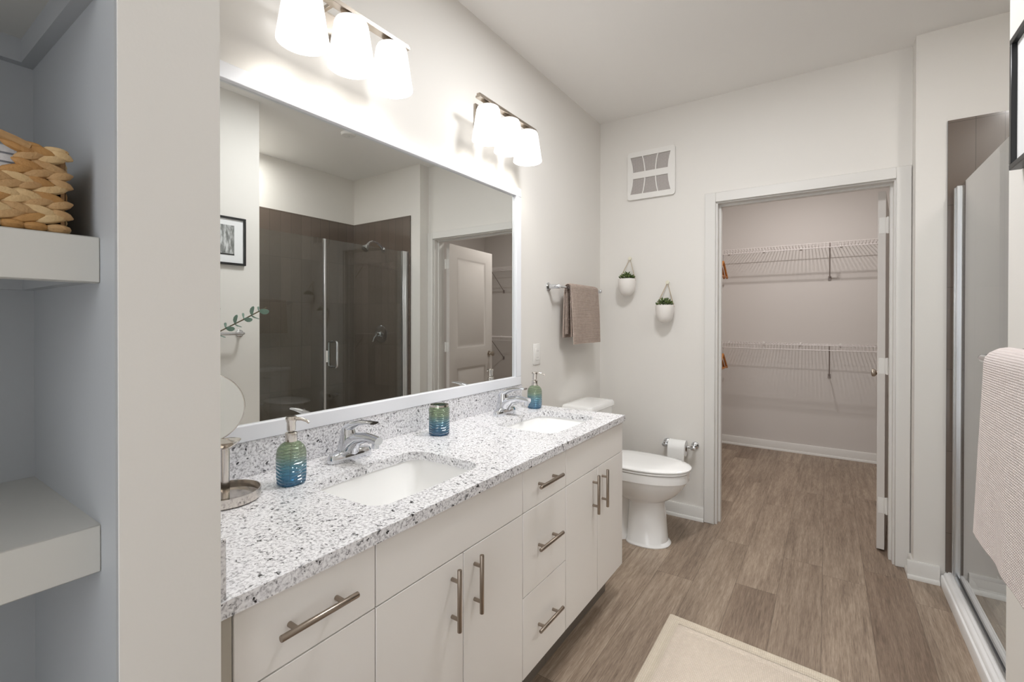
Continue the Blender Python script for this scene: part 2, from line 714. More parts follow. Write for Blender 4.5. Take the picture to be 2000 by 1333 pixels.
# ------------------------------------------------------------------ the room shell
YB = -1.3
struct('floor', B((-0.2, 2.95, YB-0.6, YC+0.15, -0.06, 0.0)), 'floor')
struct('ceiling', B((-0.2, 2.95, YB-0.6, YC+0.15, H, H+0.08)), 'ceil')
struct('wall_left', B((-0.1, 0.0, 0.339, L+0.13, 0, H)), 'wall')
XN = 0.62
struct('wall_near_left', B((-0.1, XN, 0.217, 0.339, 0, H)), 'wall')
struct('wall_niche_back', B((0.11, 0.21, -0.62, 0.217, 0, H)), 'niche')
struct('wall_niche_side', B((0.11, XN, YB, -0.62, 0, H)), 'wall')
# wall paint darkened for shade, on the column flank inside the niche
struct('wall_niche_flank', B((0.21, XN-0.004, 0.2145, 0.217, 0, H)), 'niche')
struct('wall_right', B((XP, 2.79, YB, YS, 0, H)), 'wall')
struct('wall_shower_back', B((XB, XB+0.1, YS, L2, 0, H)), 'wall')
struct('wall_shower_side', B((XP, XB+0.1, L2, L+0.13, 0, H)), 'wall')
# far wall with the closet opening
JX0, JX1, JZ = 0.80, 1.672, 2.045
struct('wall_far', B((0.0, JX0-0.018, L, L+0.13, 0, H), (JX1+0.018, XP, L, L+0.13, 0, H),
                     (JX0-0.018, JX1+0.018, L, L+0.13, JZ+0.018, H)), 'wall')
# closet walls
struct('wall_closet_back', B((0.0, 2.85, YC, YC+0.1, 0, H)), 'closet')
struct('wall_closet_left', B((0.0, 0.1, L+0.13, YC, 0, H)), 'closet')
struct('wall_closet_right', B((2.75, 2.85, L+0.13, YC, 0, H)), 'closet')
# tiled shower walls
struct('wall_tile_side', B((1.864, XB, L2-0.01, L2, 0.07, ZT)), 'tilex')
struct('wall_tile_back', B((XB-0.01, XB, YS+0.01, L2-0.01, 0.07, ZT)), 'tiley')
struct('wall_tile_near', B((1.864, XB, YS, YS+0.01, 0.07, ZT)), 'tilex')

# door jamb, stop and casing
struct('trim_1', B((JX0-0.018, JX0, L-0.001, L+0.131, 0, JZ+0.018), (JX1, JX1+0.018, L-0.001, L+0.131, 0, JZ+0.018),
                   (JX0, JX1, L-0.001, L+0.131, JZ, JZ+0.018),
                   (JX0, JX0+0.012, L+0.05, L+0.09, 0, JZ), (JX1-0.012, JX1, L+0.05, L+0.09, 0, JZ),
                   (JX0+0.012, JX1-0.012, L+0.05, L+0.09, JZ-0.012, JZ)), 'trim')
cb = bm_new()
box(cb, 0.7247, 0.789, L-0.018, L, 0, 2.113, 0.003, 1)
box(cb, 1.680, 1.7425, L-0.018, L, 0, 2.113, 0.003, 1)
box(cb, 0.789, 1.680, L-0.018, L, 2.052, 2.113, 0.003, 1)
struct('trim_2', cb, 'trim')


def baseboard(name, runs, m='trim'):
    """runs: (x0, y0, x1, y1, nx, ny) along the wall, n = outward normal"""
    bm = bm_new()
    for x0, y0, x1, y1, nx, ny in runs:
        prof = [(0, 0), (0.026, 0), (0.026, 0.012), (0.022, 0.018), (0.014, 0.02), (0.013, 0.08), (0.009, 0.088), (0, 0.088)]
        t = bmesh.new()
        a = [t.verts.new((x0+nx*p, y0+ny*p, z)) for p, z in prof]
        b = [t.verts.new((x1+nx*p, y1+ny*p, z)) for p, z in prof]
        n = len(prof)
        for k in range(n):
            t.faces.new((a[k], a[(k+1) % n], b[(k+1) % n], b[k]))
        t.faces.new(a[::-1])
        t.faces.new(b)
        merge(bm, t)
    return struct(name, bm, m)


baseboard('baseboard_far', [(0, L, 0.7247, L, 0, -1)])
baseboard('baseboard_left', [(0, 2.112, 0, L-0.026, 1, 0)])
baseboard('baseboard_shower', [(XP, L-0.019, XP, L2, -1, 0), (XP-0.026, L2, 1.844, L2, 0, -1)])
baseboard('baseboard_right', [(XP, YB, XP, YS, -1, 0)])
baseboard('baseboard_closet', [(0.1, YC, 2.75, YC, 0, -1), (0.1, L+0.16, 0.1, YC-0.026, 1, 0)])

# ------------------------------------------------------------------ closet door
DX, DY = 1.615, 3.345            # near left corner of the leaf
ang = math.atan2(0.086, 0.80)
dr = bm_new()
T = bmesh.new()
WD, TH, DH = 0.80, 0.035, 2.028
box(T, 0, TH, 0, WD, 0.012, DH)
mtxd = Matrix.Translation((DX, DY, 0)) @ Matrix.Rotation(-ang, 4, 'Z')
T.free()


def door_leaf():
    """leaf with two recessed, raised-field panels on both faces (local: x thickness, y width)"""
    bm = bmesh.new()
    ys = [0, 0.13, 0.67, WD]
    zs = [0.012, 0.24, 0.835, 1.02, 1.915, DH]
    for side, xx in ((0, 0.0), (1, TH)):
        s = 1 if side == 0 else -1
        for i in range(3):
            for j in range(5):
                y0, y1, z0, z1 = ys[i], ys[i+1], zs[j], zs[j+1]
                if i == 1 and j in (1, 3):
                    prev = None
                    for ins, dep in ((0, 0), (0.012, 0.008), (0.03, 0.009), (0.05, 0.003)):
                        ring = [bm.verts.new((xx+s*dep, y, z)) for y, z in ((y0+ins, z0+ins), (y1-ins, z0+ins), (y1-ins, z1-ins), (y0+ins, z1-ins))]
                        if prev:
                            for k in range(4):
                                bm.faces.new((prev[k], prev[(k+1) % 4], ring[(k+1) % 4], ring[k]))
                        prev = ring
                    bm.faces.new(prev)
                else:
                    bm.faces.new([bm.verts.new((xx, y, z)) for y, z in ((y0, z0), (y1, z0), (y1, z1), (y0, z1))])
    for y in (0, WD):
        bm.faces.new([bm.verts.new(c) for c in ((0, y, 0.012), (TH, y, 0.012), (TH, y, DH), (0, y, DH))])
    for z in (0.012, DH):
        bm.faces.new([bm.verts.new(c) for c in ((0, 0, z), (TH, 0, z), (TH, WD, z), (0, WD, z))])
    bmesh.ops.remove_doubles(bm, verts=bm.verts, dist=1e-5)
    return bm


merge(dr, door_leaf(), mtxd)
door = obj('door_1', dr, 'door', loc=(DX, DY, 0))
door['kind'] = 'structure'
for side in (-1, 1):
    kb = bm_new()
    mk = mtxd @ Matrix.Translation((0 if side < 0 else TH, WD-0.065, 0.94)) @ Matrix.Rotation(side*PI/2, 4, 'Y')
    lathe(kb, [(0, -0.001), (0.031, 0.0), (0.031, 0.005), (0.014, 0.008), (0.011, 0.028), (0.02, 0.034), (0.027, 0.044), (0.026, 0.054), (0.016, 0.06), (0, 0.061)], seg=24, mtx=mk)
    obj('door_handle', kb, 'nickel', door, label='brushed nickel round door knob')
for hz in (1.835, 1.045, 0.26):
    hb = bm_new()
    box(hb, DX+0.006, DX+0.042, DY-0.0035, DY-0.0005, hz-0.045, hz+0.045, 0.001, 1)
    tube(hb, [(DX+0.044, DY-0.006, hz-0.047), (DX+0.044, DY-0.006, hz+0.047)], 0.0055, 8)
    box(hb, DX+0.044, JX1-0.0005, DY-0.0065, DY-0.0045, hz-0.045, hz+0.045)
    obj('hinge', hb, 'plastic', door, label='painted hinge on the door edge')

# ------------------------------------------------------------------ closet wire shelves


def wire_shelf(label, p0, p1, back, z, loc, group, brackets):
    """p0->p1 runs along the wall (x,y); back = unit vector to the front lip"""
    th = thing('wire_shelf', label, 'shelf', loc, group)
    P0, P1, F = Vector((*p0, z)), Vector((*p1, z)), Vector((*back, 0))
    D = 0.30
    ln = (P1-P0).length
    dr_ = (P1-P0).normalized()
    bm = bm_new()
    n = int(ln/0.0255)
    for k in range(n+1):
        q = P0+dr_*(ln*k/n)
        tube(bm, [q+F*0.006+Vector((0, 0, 0.002)), q+F*D+Vector((0, 0, 0.002)), q+F*(D+0.003)+Vector((0, 0, -0.043))], 0.002, 4, caps=False)
    obj('deck', bm, 'wire', th)
    bm = bm_new()
    for d, dz, r in ((0.006, -0.002, 0.003), (0.15, -0.002, 0.0028), (D-0.003, -0.002, 0.0032), (D+0.002, -0.045, 0.0034)):
        tube(bm, [P0+F*d+Vector((0, 0, dz)), P1+F*d+Vector((0, 0, dz))], r, 6)
    obj('rail', bm, 'wire', th)
    k = 0.12
    while k < ln:
        q = P0+dr_*k+F*0.009
        t = bmesh.new()
        box(t, -0.009, 0.009, -0.008, 0.008, -0.012, 0.008, 0.002, 1)
        bm = bm_new()
        merge(bm, t, Matrix.Translation(q))
        obj('wall_clip', bm, 'plastic', th)
        k += 0.32
    for bk in brackets:
        bm = bm_new()
        q = P0+dr_*bk
        tube(bm, [q+F*(D-0.002)+Vector((0, 0, -0.006)), q+F*(D-0.012)+Vector((0, 0, -0.05)), q+F*0.02+Vector((0, 0, -0.285)), q+F*0.006+Vector((0, 0, -0.305))], 0.005, 8)
        t = bmesh.new()
        box(t, -0.012, 0.012, -0.005, 0.005, -0.02, 0.02, 0.002, 1)
        merge(bm, t, Matrix.Translation(q+F*0.0055+Vector((0, 0, -0.302))) @ (Matrix.Identity(4) if abs(back[1]) > 0.5 else Matrix.Rotation(PI/2, 4, 'Z')))
        obj('bracket', bm, 'bracket', th)
    return th


wire_shelf('upper white wire shelf across the closet back wall', (0.405, YC), (2.75, YC), (0, -1), 2.006, (0.405, YC, 2.006), 'wire shelves on the closet back wall', [0.993, 2.0])
wire_shelf('lower white wire shelf across the closet back wall', (0.405, YC), (2.75, YC), (0, -1), 1.076, (0.405, YC, 1.076), 'wire shelves on the closet back wall', [0.993, 2.0])
wire_shelf('upper white wire shelf on the left closet wall, beside the hangers', (0.1, YC-0.32), (0.1, 3.42), (1, 0), 2.006, (0.1, YC, 2.006), 'wire shelves on the left closet wall', [1.3])
wire_shelf('lower white wire shelf on the left closet wall, beside the hangers', (0.1, YC-0.32), (0.1, 3.42), (1, 0), 1.126, (0.1, YC, 1.126), 'wire shelves on the left closet wall', [1.3])


def hanger():
    x, y, zt = 0.512, 5.078, 1.957
    th = thing('clothes_hanger', 'amber wooden clothes hanger, rightmost one under the upper closet shelf', 'clothes hanger', (x, y, zt), 'amber clothes hangers on the upper closet shelf')
    bm = bm_new()
    for s in (-1, 1):
        pts = [(x, y, zt-0.066), (x, y+s*0.03, zt-0.078), (x, y+s*0.12, zt-0.142), (x, y+s*0.222, zt-0.215)]
        for a, b in zip(pts[:-1], pts[1:]):
            tube(bm, [a, b], [0.011, 0.011], 8)
    tube(bm, [(x, y-0.205, zt-0.208), (x, y+0.205, zt-0.208)], 0.008, 8)
    obj('shoulder', bm, 'amber', th)
    bm = bm_new()
    pts = [(x, y, zt-0.066), (x, y, zt-0.03)]
    for k in range(9):
        a = -PI/2+k*PI*1.25/8
        pts.append((x, y+0.012*math.cos(a), zt-0.010+0.016*math.sin(a)))
    tube(bm, pts, 0.002, 6)
    obj('hook', bm, 'chrome', th)
    return th


h0 = hanger()
HX = 0.512
for k, dx in enumerate((0.028, 0.056)):
    dup(h0, (HX-dx, 5.078, 1.957), 'amber wooden clothes hanger, %s under the upper closet shelf' % ('middle one of three', 'leftmost one of three')[k])
for k, dx in enumerate((0.0, 0.028, 0.056)):
    dup(h0, (HX-dx, 5.078, 1.027), 'amber wooden clothes hanger, %s under the lower closet shelf' % ('rightmost one of three', 'middle one of three', 'leftmost one of three')[k], 'amber clothes hangers on the lower closet shelf')

# ------------------------------------------------------------------ built-in linen shelves (left)


def built_in(label, z0, z1):
    th = thing('linen_shelf', label, 'shelf', (0.385, -0.2, z0), 'painted shelves in the left niche')
    obj('board', B((0.21, 0.5585, -0.62, 0.2145, z1-0.02, z1)), 'shelfpaint', th)
    bm = bm_new()
    box(bm, 0.540, 0.560, -0.62, 0.2145, z0, z1+0.0005, 0.0015, 1)
    obj('front_edge', bm, 'shelfpaint', th)
    obj('cleat', B((0.21, 0.228, -0.62, 0.2145, z1-0.06, z1-0.02), (0.228, 0.535, 0.197, 0.2145, z1-0.06, z1-0.02)), 'niche', th)
    return th


built_in('grey painted niche shelf under the woven basket', 1.350, 1.4115)
built_in('grey painted empty niche shelf below the basket shelf', 0.957, 1.021)
built_in('highest grey painted shelf in the niche, above the basket', 1.742, 1.803)
built_in('lowest grey painted shelf in the niche, near the floor', 0.50, 0.562)

# ------------------------------------------------------------------ woven basket
bz = 1.4125
bx0, bx1, by0, by1, bh = 0.25, 0.548, -0.10, 0.190, 0.112
bk = thing('woven_basket', 'tan braided straw basket with open handle on the niche shelf', 'basket', (0.4, 0.04, bz))
bm = bm_new()


def straw(bm, c, ax, nrm, ln, wd, dp, tilt, mi):
    """a flattened leaf-shaped strand centred at c along ax on a face with normal nrm"""
    t = bmesh.new()
    n = 7
    rings = []
    for i in range(n):
        u = -1+2*i/(n-1)
        k = max(0.12, math.sqrt(max(0, 1-u*u*0.97)))
        rings.append([Vector((u*ln/2, math.cos(a)*wd/2*k, math.sin(a)*dp*k)) for a in [2*PI*j/8 for j in range(8)]])
    loft(t, rings)
    ax = Vector(ax).normalized()
    nr = Vector(nrm).normalized()
    up = nr.cross(ax)
    mt = Matrix((ax.to_4d(), up.to_4d(), nr.to_4d(), (0, 0, 0, 1))).transposed()
    for i in range(3):
        mt[3][i] = 0
    mt[0][3] = mt[1][3] = mt[2][3] = 0
    merge(bm, t, Matrix.Translation(c) @ mt @ Matrix.Rotation(tilt, 4, 'Z'), mi)


rows = 5
rh = 0.0192
for face in ('front', 'right', 'backin', 'left'):
    for r in range(rows):
        zc = bz+0.013+rh*(r+0.5)
        if face == 'front':
            a0, a1, nrm, ax = by0, by1, (1, 0, 0), (0, 1, 0)
        elif face == 'right':
            a0, a1, nrm, ax = bx0, bx1, (0, 1, 0), (-1, 0, 0)
        elif face == 'backin':
            a0, a1, nrm, ax = by0, by1, (-1, 0, 0), (0, -1, 0)
        else:
            a0, a1, nrm, ax = bx0, bx1, (0, -1, 0), (1, 0, 0)
        k = a0+0.004+0.008*(r % 2)
        while k < a1-0.002:
            for half in (0, 1):
                kk = k+half*0.0095
                if kk > a1-0.004:
                    continue
                zz = zc+(0.0042 if half else -0.0042)
                if face == 'front' and zz > bz+0.069 and -0.075 < kk < 0.136:
                    continue
                jit = random.uniform(-0.0015, 0.0015)
                if face == 'front':
                    c = (bx1-0.006, kk, zz+jit)
                elif face == 'right':
                    c = (kk, by1-0.006, zz+jit)
                elif face == 'backin':
                    c = (bx0+0.006, kk, zz+jit)
                else:
                    c = (kk, by0+0.006, zz+jit)
                if face == 'right' and kk > a1-0.02:
                    continue
                ln_ = 0.036+random.uniform(-0.004, 0.004)
                room = min(kk-a0, a1-kk)
                if room < ln_*0.5:
                    ln_ = max(0.014, 2*room+0.004)
                straw(bm, c, ax, nrm, ln_, 0.0128, 0.0056, (-0.3 if half else 0.3), random.choice((0, 0, 1, 1, 2)))
            k += 0.019
# coiled foot and rim
for z, r in ((bz+0.0065, 0.0065), (bz+bh-0.004, 0.005)):
    front_runs = [((bx1-0.006, by0), (bx1-0.006, by1-0.004))] if z < bz+0.05 else [((bx1-0.006, 0.138), (bx1-0.006, by1-0.004)), ((bx1-0.006, by0), (bx1-0.006, -0.075))]
    for a, b in front_runs+[((bx1-0.004, by1-0.006), (bx0, by1-0.006)), ((bx0+0.006, by1), (bx0+0.006, by0)), ((bx0, by0+0.006), (bx1, by0+0.006))]:
        d = Vector((b[0]-a[0], b[1]-a[1], 0))
        n = int(d.length/0.02)
        for k in range(n):
            c = Vector((a[0], a[1], z))+d*((k+0.5)/n)
            straw(bm, c, d, (0, 0, 1), 0.026, 2*r, r, random.uniform(-0.25, 0.25), random.choice((0, 1, 2)))
obj('weave', bm, ['straw1', 'straw2', 'straw3'], bk)
bm = bm_new()
box(bm, bx0+0.006, bx0+0.011, by0+0.006, by1-0.006, bz+0.005, bz+bh-0.008)
box(bm, bx0+0.008, bx1-0.006, by1-0.011, by1-0.007, bz+0.005, bz+bh-0.008)
box(bm, bx0+0.008, bx1-0.006, by0+0.007, by0+0.011, bz+0.005, bz+bh-0.008)
box(bm, bx1-0.011, bx1-0.007, by0+0.006, by1-0.006, bz+0.005, bz+0.068)
box(bm, bx1-0.011, bx1-0.007, 0.140, by1-0.006, bz+0.005, bz+bh-0.008)
box(bm, bx1-0.011, bx1-0.007, by0+0.006, -0.078, bz+0.005, bz+bh-0.008)
box(bm, bx0+0.008, bx1-0.008, by0+0.008, by1-0.008, bz+0.003, bz+0.008)
obj('lining', bm, 'strawin', bk)
bm = bm_new()
tube(bm, [(bx1-0.005, 0.150, bz+bh-0.006), (bx1-0.004, 0.136, bz+bh-0.001), (bx1-0.003, 0.118, bz+bh+0.004), (bx1-0.003, 0.03, bz+bh+0.009), (bx1-0.003, -0.05, bz+bh+0.005), (bx1-0.005, -0.09, bz+bh-0.004)], 0.0052, 8)
obj('handle', bm, 'straw1', bk, label='straw loop handle')
tw = bm_new()
box(tw, bx0+0.02, bx1-0.022, by0+0.02, by1-0.03, bz+0.009, bz+0.038, 0.012, 3)
box(tw, bx0+0.02, bx1-0.018, by0+0.02, by1-0.032, bz+0.0385, bz+0.066, 0.012, 3)
box(tw, bx0+0.02, bx1-0.017, by0+0.02, by1-0.034, bz+0.0665, bz+0.108, 0.012, 3)
ft = thing('folded_cloth', 'white folded cloth with grey stitching inside the straw basket', 'cloth', (0.4, 0.04, bz+0.009))
obj('cloth', tw, 'linen', ft)
st = bm_new()
for zz in (0.083, 0.094):
    box(st, bx1-0.0172, bx1-0.0164, by0+0.04, by1-0.05, bz+zz, bz+zz+0.0022)
obj('stitching', st, 'greystripe', ft)

# ------------------------------------------------------------------ vanity cabinets
XF = 0.585
ZB, ZS1, ZS2, ZTOP = 0.157, 0.418, 0.688, 0.828
GAP = 0.0015


def bar_handle(parent, c, axis, ln=0.158):
    bm = bm_new()
    x = 0.611
    cy, cz = c
    d = Vector((0, 1, 0)) if axis == 'y' else Vector((0, 0, 1))
    C = Vector((x, cy, cz))
    tube(bm, [C-d*ln/2, C-d*(ln/2-0.001), C+d*(ln/2-0.001), C+d*ln/2], [0.0055, 0.006, 0.006, 0.0055], 14)
    for s in (-1, 1):
        q = C+d*s*0.048
        tube(bm, [(XF, q.y, q.z), (x, q.y, q.z)], 0.005, 12)
    return obj('handle', bm, 'handle', parent, label='brushed nickel bar pull')


def front(parent, name, y0, y1, z0, z1):
    bm = bm_new()
    box(bm, XF-0.018, XF, y0+GAP, y1-GAP, z0+GAP, z1-GAP, 0.0008, 1)
    return obj(name, bm, 'cab', parent)


def carcass(th, y0, y1):
    bm = bm_new()
    box(bm, 0.02, XF-0.019, y0+0.0005, y0+0.016, ZB, ZTOP)
    box(bm, 0.02, XF-0.019, y1-0.016, y1-0.0005, ZB, ZTOP)
    box(bm, 0.02, XF-0.019, y0+0.016, y1-0.016, ZB, ZB+0.016)
    box(bm, 0.02, 0.03, y0+0.016, y1-0.016, ZB+0.016, ZTOP)
    box(bm, XF-0.035, XF-0.019, y0+0.016, y1-0.016, ZTOP-0.02, ZTOP)
    obj('body', bm, 'carcass', th)
    obj('toe_kick', B((0.02, 0.50, y0+0.0005, y1-0.0005, 0.0, ZB-0.0005)), 'kick', th)


def drawer_bank(label, y0, y1):
    th = thing('drawer_cabinet', label, 'cabinet', (0.29, (y0+y1)/2, 0), 'vanity cabinets')
    carcass(th, y0, y1)
    for z0, z1 in ((ZB, ZS1), (ZS1, ZS2), (ZS2, ZTOP-0.002)):
        d = front(th, 'drawer', y0, y1, z0, z1)
        bar_handle(d, ((y0+y1)/2, (z0+z1)/2), 'y')
    return th


def sink_base(label, y0, y1):
    th = thing('sink_cabinet', label, 'cabinet', (0.29, (y0+y1)/2, 0), 'vanity cabinets')
    carcass(th, y0, y1)
    front(th, 'false_front', y0, y1, ZS2, ZTOP-0.002)
    ym = (y0+y1)/2
    for a, b, hy in ((y0, ym, ym-0.046), (ym, y1, ym+0.046)):
        d = front(th, 'door', a, b, ZB, ZS2)
        bar_handle(d, (hy, 0.589), 'z')
    return th


drawer_bank('three-drawer vanity cabinet beside the near left wall', 0.373, 0.66)
sink_base('double-door vanity cabinet under the nearer sink', 0.66, 1.24)
drawer_bank('narrow three-drawer vanity cabinet between the two sink cabinets', 1.24, 1.533)
sink_base('double-door vanity cabinet under the farther sink, next to the toilet', 1.533, 2.107)
fl = obj('filler_strip', B((0.02, XF-0.004, 0.3395, 0.3725, ZB, ZTOP)), 'carcass', loc=(0.3, 0.356, ZB))
tag(fl, 'narrow vertical filler strip between near left wall and first drawers', 'cabinet filler')

# ------------------------------------------------------------------ countertop
SINKS = ((0.358, 0.936), (0.352, 1.80))
SHX, SHY, SR, BOW = 0.143, 0.201, 0.042, 0.006
ct = thing('countertop', 'white and grey speckled granite double-sink worktop', 'countertop', (0.3, 1.2, 0.8285))


def slab():
    bm = bmesh.new()
    y0, y1, x0, x1 = 0.34, 2.114, 0.001, 0.595
    edges = []

    def loop(pts):
        vs = [bm.verts.new(p) for p in pts]
        for i in range(len(vs)):
            edges.append(bm.edges.new((vs[i], vs[(i+1) % len(vs)])))
    loop([(x0, y0, ZC), (x1, y0, ZC), (x1, y1, ZC), (x0, y1, ZC)])
    for cx, cy in SINKS:
        loop(rrect(cx, cy, SHX, SHY, SR, ZC, 8, BOW))
    bmesh.ops.triangle_fill(bm, use_beauty=True, use_dissolve=False, edges=edges)
    bmesh.ops.recalc_face_normals(bm, faces=bm.faces)
    r = bmesh.ops.extrude_face_region(bm, geom=list(bm.faces))
    vs = [g for g in r['geom'] if isinstance(g, bmesh.types.BMVert)]
    bmesh.ops.translate(bm, verts=vs, vec=(0, 0, -0.0275))
    return bm


obj('slab', slab(), 'granite', ct)
bm = bm_new()
box(bm, 0.001, 0.02, 0.361, 2.114, ZC, 0.955, 0.001, 1)
obj('backsplash', bm, 'granite', ct)
bm = bm_new()
box(bm, 0.001, 0.592, 0.34, 0.36, ZC, 0.955, 0.001, 1)
obj('side_splash', bm, 'granite', ct)


def sink(label, cx, cy):
    th = thing('sink_basin', label, 'sink', (cx, cy, 0.69), 'undermount sinks')
    bm = bm_new()
    hx, hy = SHX+0.004, SHY+0.004
    rings = [rrect(cx, cy, hx+0.012, hy+0.012, SR+0.008, 0.817, 8, BOW), rrect(cx, cy, hx+0.012, hy+0.012, SR+0.008, 0.828, 8, BOW)]
    for ins, z, r in ((0.0, 0.828, SR), (0.003, 0.817, SR-0.006), (0.014, 0.78, 0.032), (0.028, 0.74, 0.026), (0.04, 0.718, 0.024), (0.058, 0.706, 0.022), (0.10, 0.70, 0.02)):
        rings.append(rrect(cx, cy, hx-ins, hy-ins*(1.5 if ins > 0.01 else 1), r, z, 8, BOW*(1-ins*8)))
    loft(bm, rings, cap0=False, cap1=True)
    obj('basin', bm, 'porc', th)
    bm = bm_new()
    lathe(bm, [(0, 0.7035), (0.014, 0.704), (0.016, 0.7028), (0.022, 0.7035), (0.024, 0.7005)], (cx, cy, 0), 24)
    obj('drain', bm, 'chrome', th, label='chrome drain')


sink('nearer white undermount sink basin in the granite worktop', *SINKS[0])
sink('farther white undermount sink basin in the granite worktop', *SINKS[1])


# ------------------------------------------------------------------ faucets
def faucet(label, cx, cy):
    z = ZC
    th = thing('faucet', label, 'faucet', (cx, cy, z), 'chrome sink faucets')
    bm = bm_new()

    def ov(hx, hy, zz):
        return [Vector((cx+hx*math.copysign(abs(math.cos(a))**0.85, math.cos(a)), cy+hy*math.copysign(abs(math.sin(a))**0.7, math.sin(a)), zz)) for a in [2*PI*k/40 for k in range(40)]]
    loft(bm, [ov(0.026, 0.079, z+0.0005), ov(0.027, 0.08, z+0.004), ov(0.026, 0.079, z+0.018), ov(0.023, 0.074, z+0.026), ov(0.016, 0.05, z+0.031), ov(0.006, 0.02, z+0.033)])
    obj('base', bm, 'chrome', th)
    # body and spout: one swept, flattened form
    bm = bm_new()
    path = [(-0.006, 0.018, 0.034, 0.030), (0.002, 0.038, 0.030, 0.030), (0.016, 0.056, 0.026, 0.026), (0.045, 0.072, 0.0225, 0.019), (0.085, 0.079, 0.019, 0.0145), (0.118, 0.077, 0.0165, 0.0135), (0.137, 0.074, 0.016, 0.0135)]
    rings = []
    for i, (dx, dz, hw, ht) in enumerate(path):
        a = path[max(0, i-1)]
        b = path[min(len(path)-1, i+1)]
        d = Vector((b[0]-a[0], 0, b[1]-a[1])).normalized()
        n = Vector((-d.z, 0, d.x))
        rings.append([Vector((cx+dx, cy, z+dz))+Vector((0, 1, 0))*hw*math.cos(q)+n*ht*math.sin(q) for q in [2*PI*k/20 for k in range(20)]])
    loft(bm, rings)
    obj('spout', bm, 'chrome', th)
    bm = bm_new()
    tube(bm, [(cx+0.122, cy, z+0.068), (cx+0.121, cy, z+0.052)], 0.0115, 16)
    obj('aerator', bm, 'chrome', th)
    bm = bm_new()
    lathe(bm, [(0.034, z+0.03), (0.027, z+0.06), (0.0235, z+0.085), (0.019, z+0.1), (0, z+0.108)], (cx-0.01, cy, 0), 24)
    path = [(-0.026, 0.082, 0.018, 0.012), (-0.008, 0.098, 0.0185, 0.014), (0.02, 0.112, 0.017, 0.012), (0.055, 0.122, 0.0155, 0.008), (0.095, 0.1275, 0.0165, 0.0055), (0.117, 0.128, 0.0165, 0.0045)]
    rings = []
    for i, (dx, dz, hw, ht) in enumerate(path):
        a = path[max(0, i-1)]
        b = path[min(len(path)-1, i+1)]
        d = Vector((b[0]-a[0], 0, b[1]-a[1])).normalized()
        n = Vector((-d.z, 0, d.x))
        rings.append([Vector((cx+dx, cy, z+dz))+Vector((0, 1, 0))*hw*math.cos(q)+n*ht*math.sin(q) for q in [2*PI*k/18 for k in range(18)]])
    loft(bm, rings)
    obj('lever', bm, 'chrome', th)
    return th


f0 = faucet('chrome single-lever faucet behind the nearer sink', 0.112, 0.952)
dup(f0, (0.112, 1.818, ZC), 'chrome single-lever faucet behind the farther sink')


# ------------------------------------------------------------------ soap dispensers and tumbler
def dispenser(label, cx, cy):
    z = ZC+0.0005
    th = thing('soap_dispenser', label, 'soap dispenser', (cx, cy, z), 'ombre glass soap dispensers')
    bm = bm_new()

    def sq(r, zz, e=0.72):
        return [Vector((cx+r*0.92*math.copysign(abs(math.cos(a))**e, math.cos(a)), cy+r*math.copysign(abs(math.sin(a))**e, math.sin(a)), z+zz)) for a in [2*PI*k/40 for k in range(40)]]
    loft(bm, [sq(0.030, 0.0, 0.8), sq(0.0345, 0.003, 0.8), sq(0.0355, 0.02), sq(0.036, 0.06), sq(0.0355, 0.086), sq(0.033, 0.098, 0.8), sq(0.026, 0.108, 0.9), sq(0.017, 0.114, 1.0), sq(0.0135, 0.117, 1.0)], cap1=False)
    obj('bottle', bm, 'ombre', th)
    bm = bm_new()
    lathe(bm, [(0, z+0.112), (0.0145, z+0.112), (0.0155, z+0.115), (0.0155, z+0.137), (0.0135, z+0.139), (0.006, z+0.140), (0.006, z+0.148)], (cx, cy, 0), 24)
    tube(bm, [(cx, cy, z+0.112), (cx-0.004, cy-0.002, z+0.008)], 0.0025, 8)
    obj('collar', bm, 'silver', th, label='silver pump collar')
    bm = bm_new()
    lathe(bm, [(0.010, z+0.143), (0.0115, z+0.146), (0.0115, z+0.165), (0.014, z+0.171), (0.0145, z+0.178), (0.012, z+0.182), (0, z+0.183)], (cx, cy, 0), 24)
    d = Vector((0.86, 0.5, 0))
    C = Vector((cx, cy, z+0.176))
    tube(bm, [C+d*0.01, C+d*0.03+Vector((0, 0, -0.001)), C+d*0.044+Vector((0, 0, -0.006)), C+d*0.05+Vector((0, 0, -0.012))], [0.005, 0.0045, 0.0038, 0.003], 10)
    obj('pump', bm, 'silver', th, label='silver pump head with spout')
    return th


s0 = dispenser('green to blue glass soap dispenser left of the nearer faucet', 0.172, 0.718)
dup(s0, (0.150, 2.03, ZC+0.0005), 'green to blue glass soap dispenser beside the farther faucet, near the toilet')
cup = thing('tumbler', 'green to blue rippled glass tumbler between the two faucets', 'tumbler', (0.128, 1.35, ZC+0.0005))
bm = bm_new()
zc0 = ZC+0.0005
lathe(bm, [(0, zc0), (0.036, zc0), (0.039, zc0+0.003), (0.040, zc0+0.02), (0.040, zc0+0.1), (0.038, zc0+0.106), (0.037, zc0+0.112)], (0.128, 1.35, 0), 40)
lathe(bm, [(0.0345, zc0+0.112), (0.0365, zc0+0.1), (0.0365, zc0+0.006), (0, zc0+0.006)], (0.128, 1.35, 0), 40)
obj('glass', bm, 'ombre', cup)
bm = bm_new()
lathe(bm, [(0.0345, zc0+0.109), (0.0345, zc0+0.1165), (0.0372, zc0+0.1165), (0.0376, zc0+0.109), (0.0345, zc0+0.109)], (0.128, 1.35, 0), 40)
obj('rim', bm, 'silver', cup, label='silver rim')

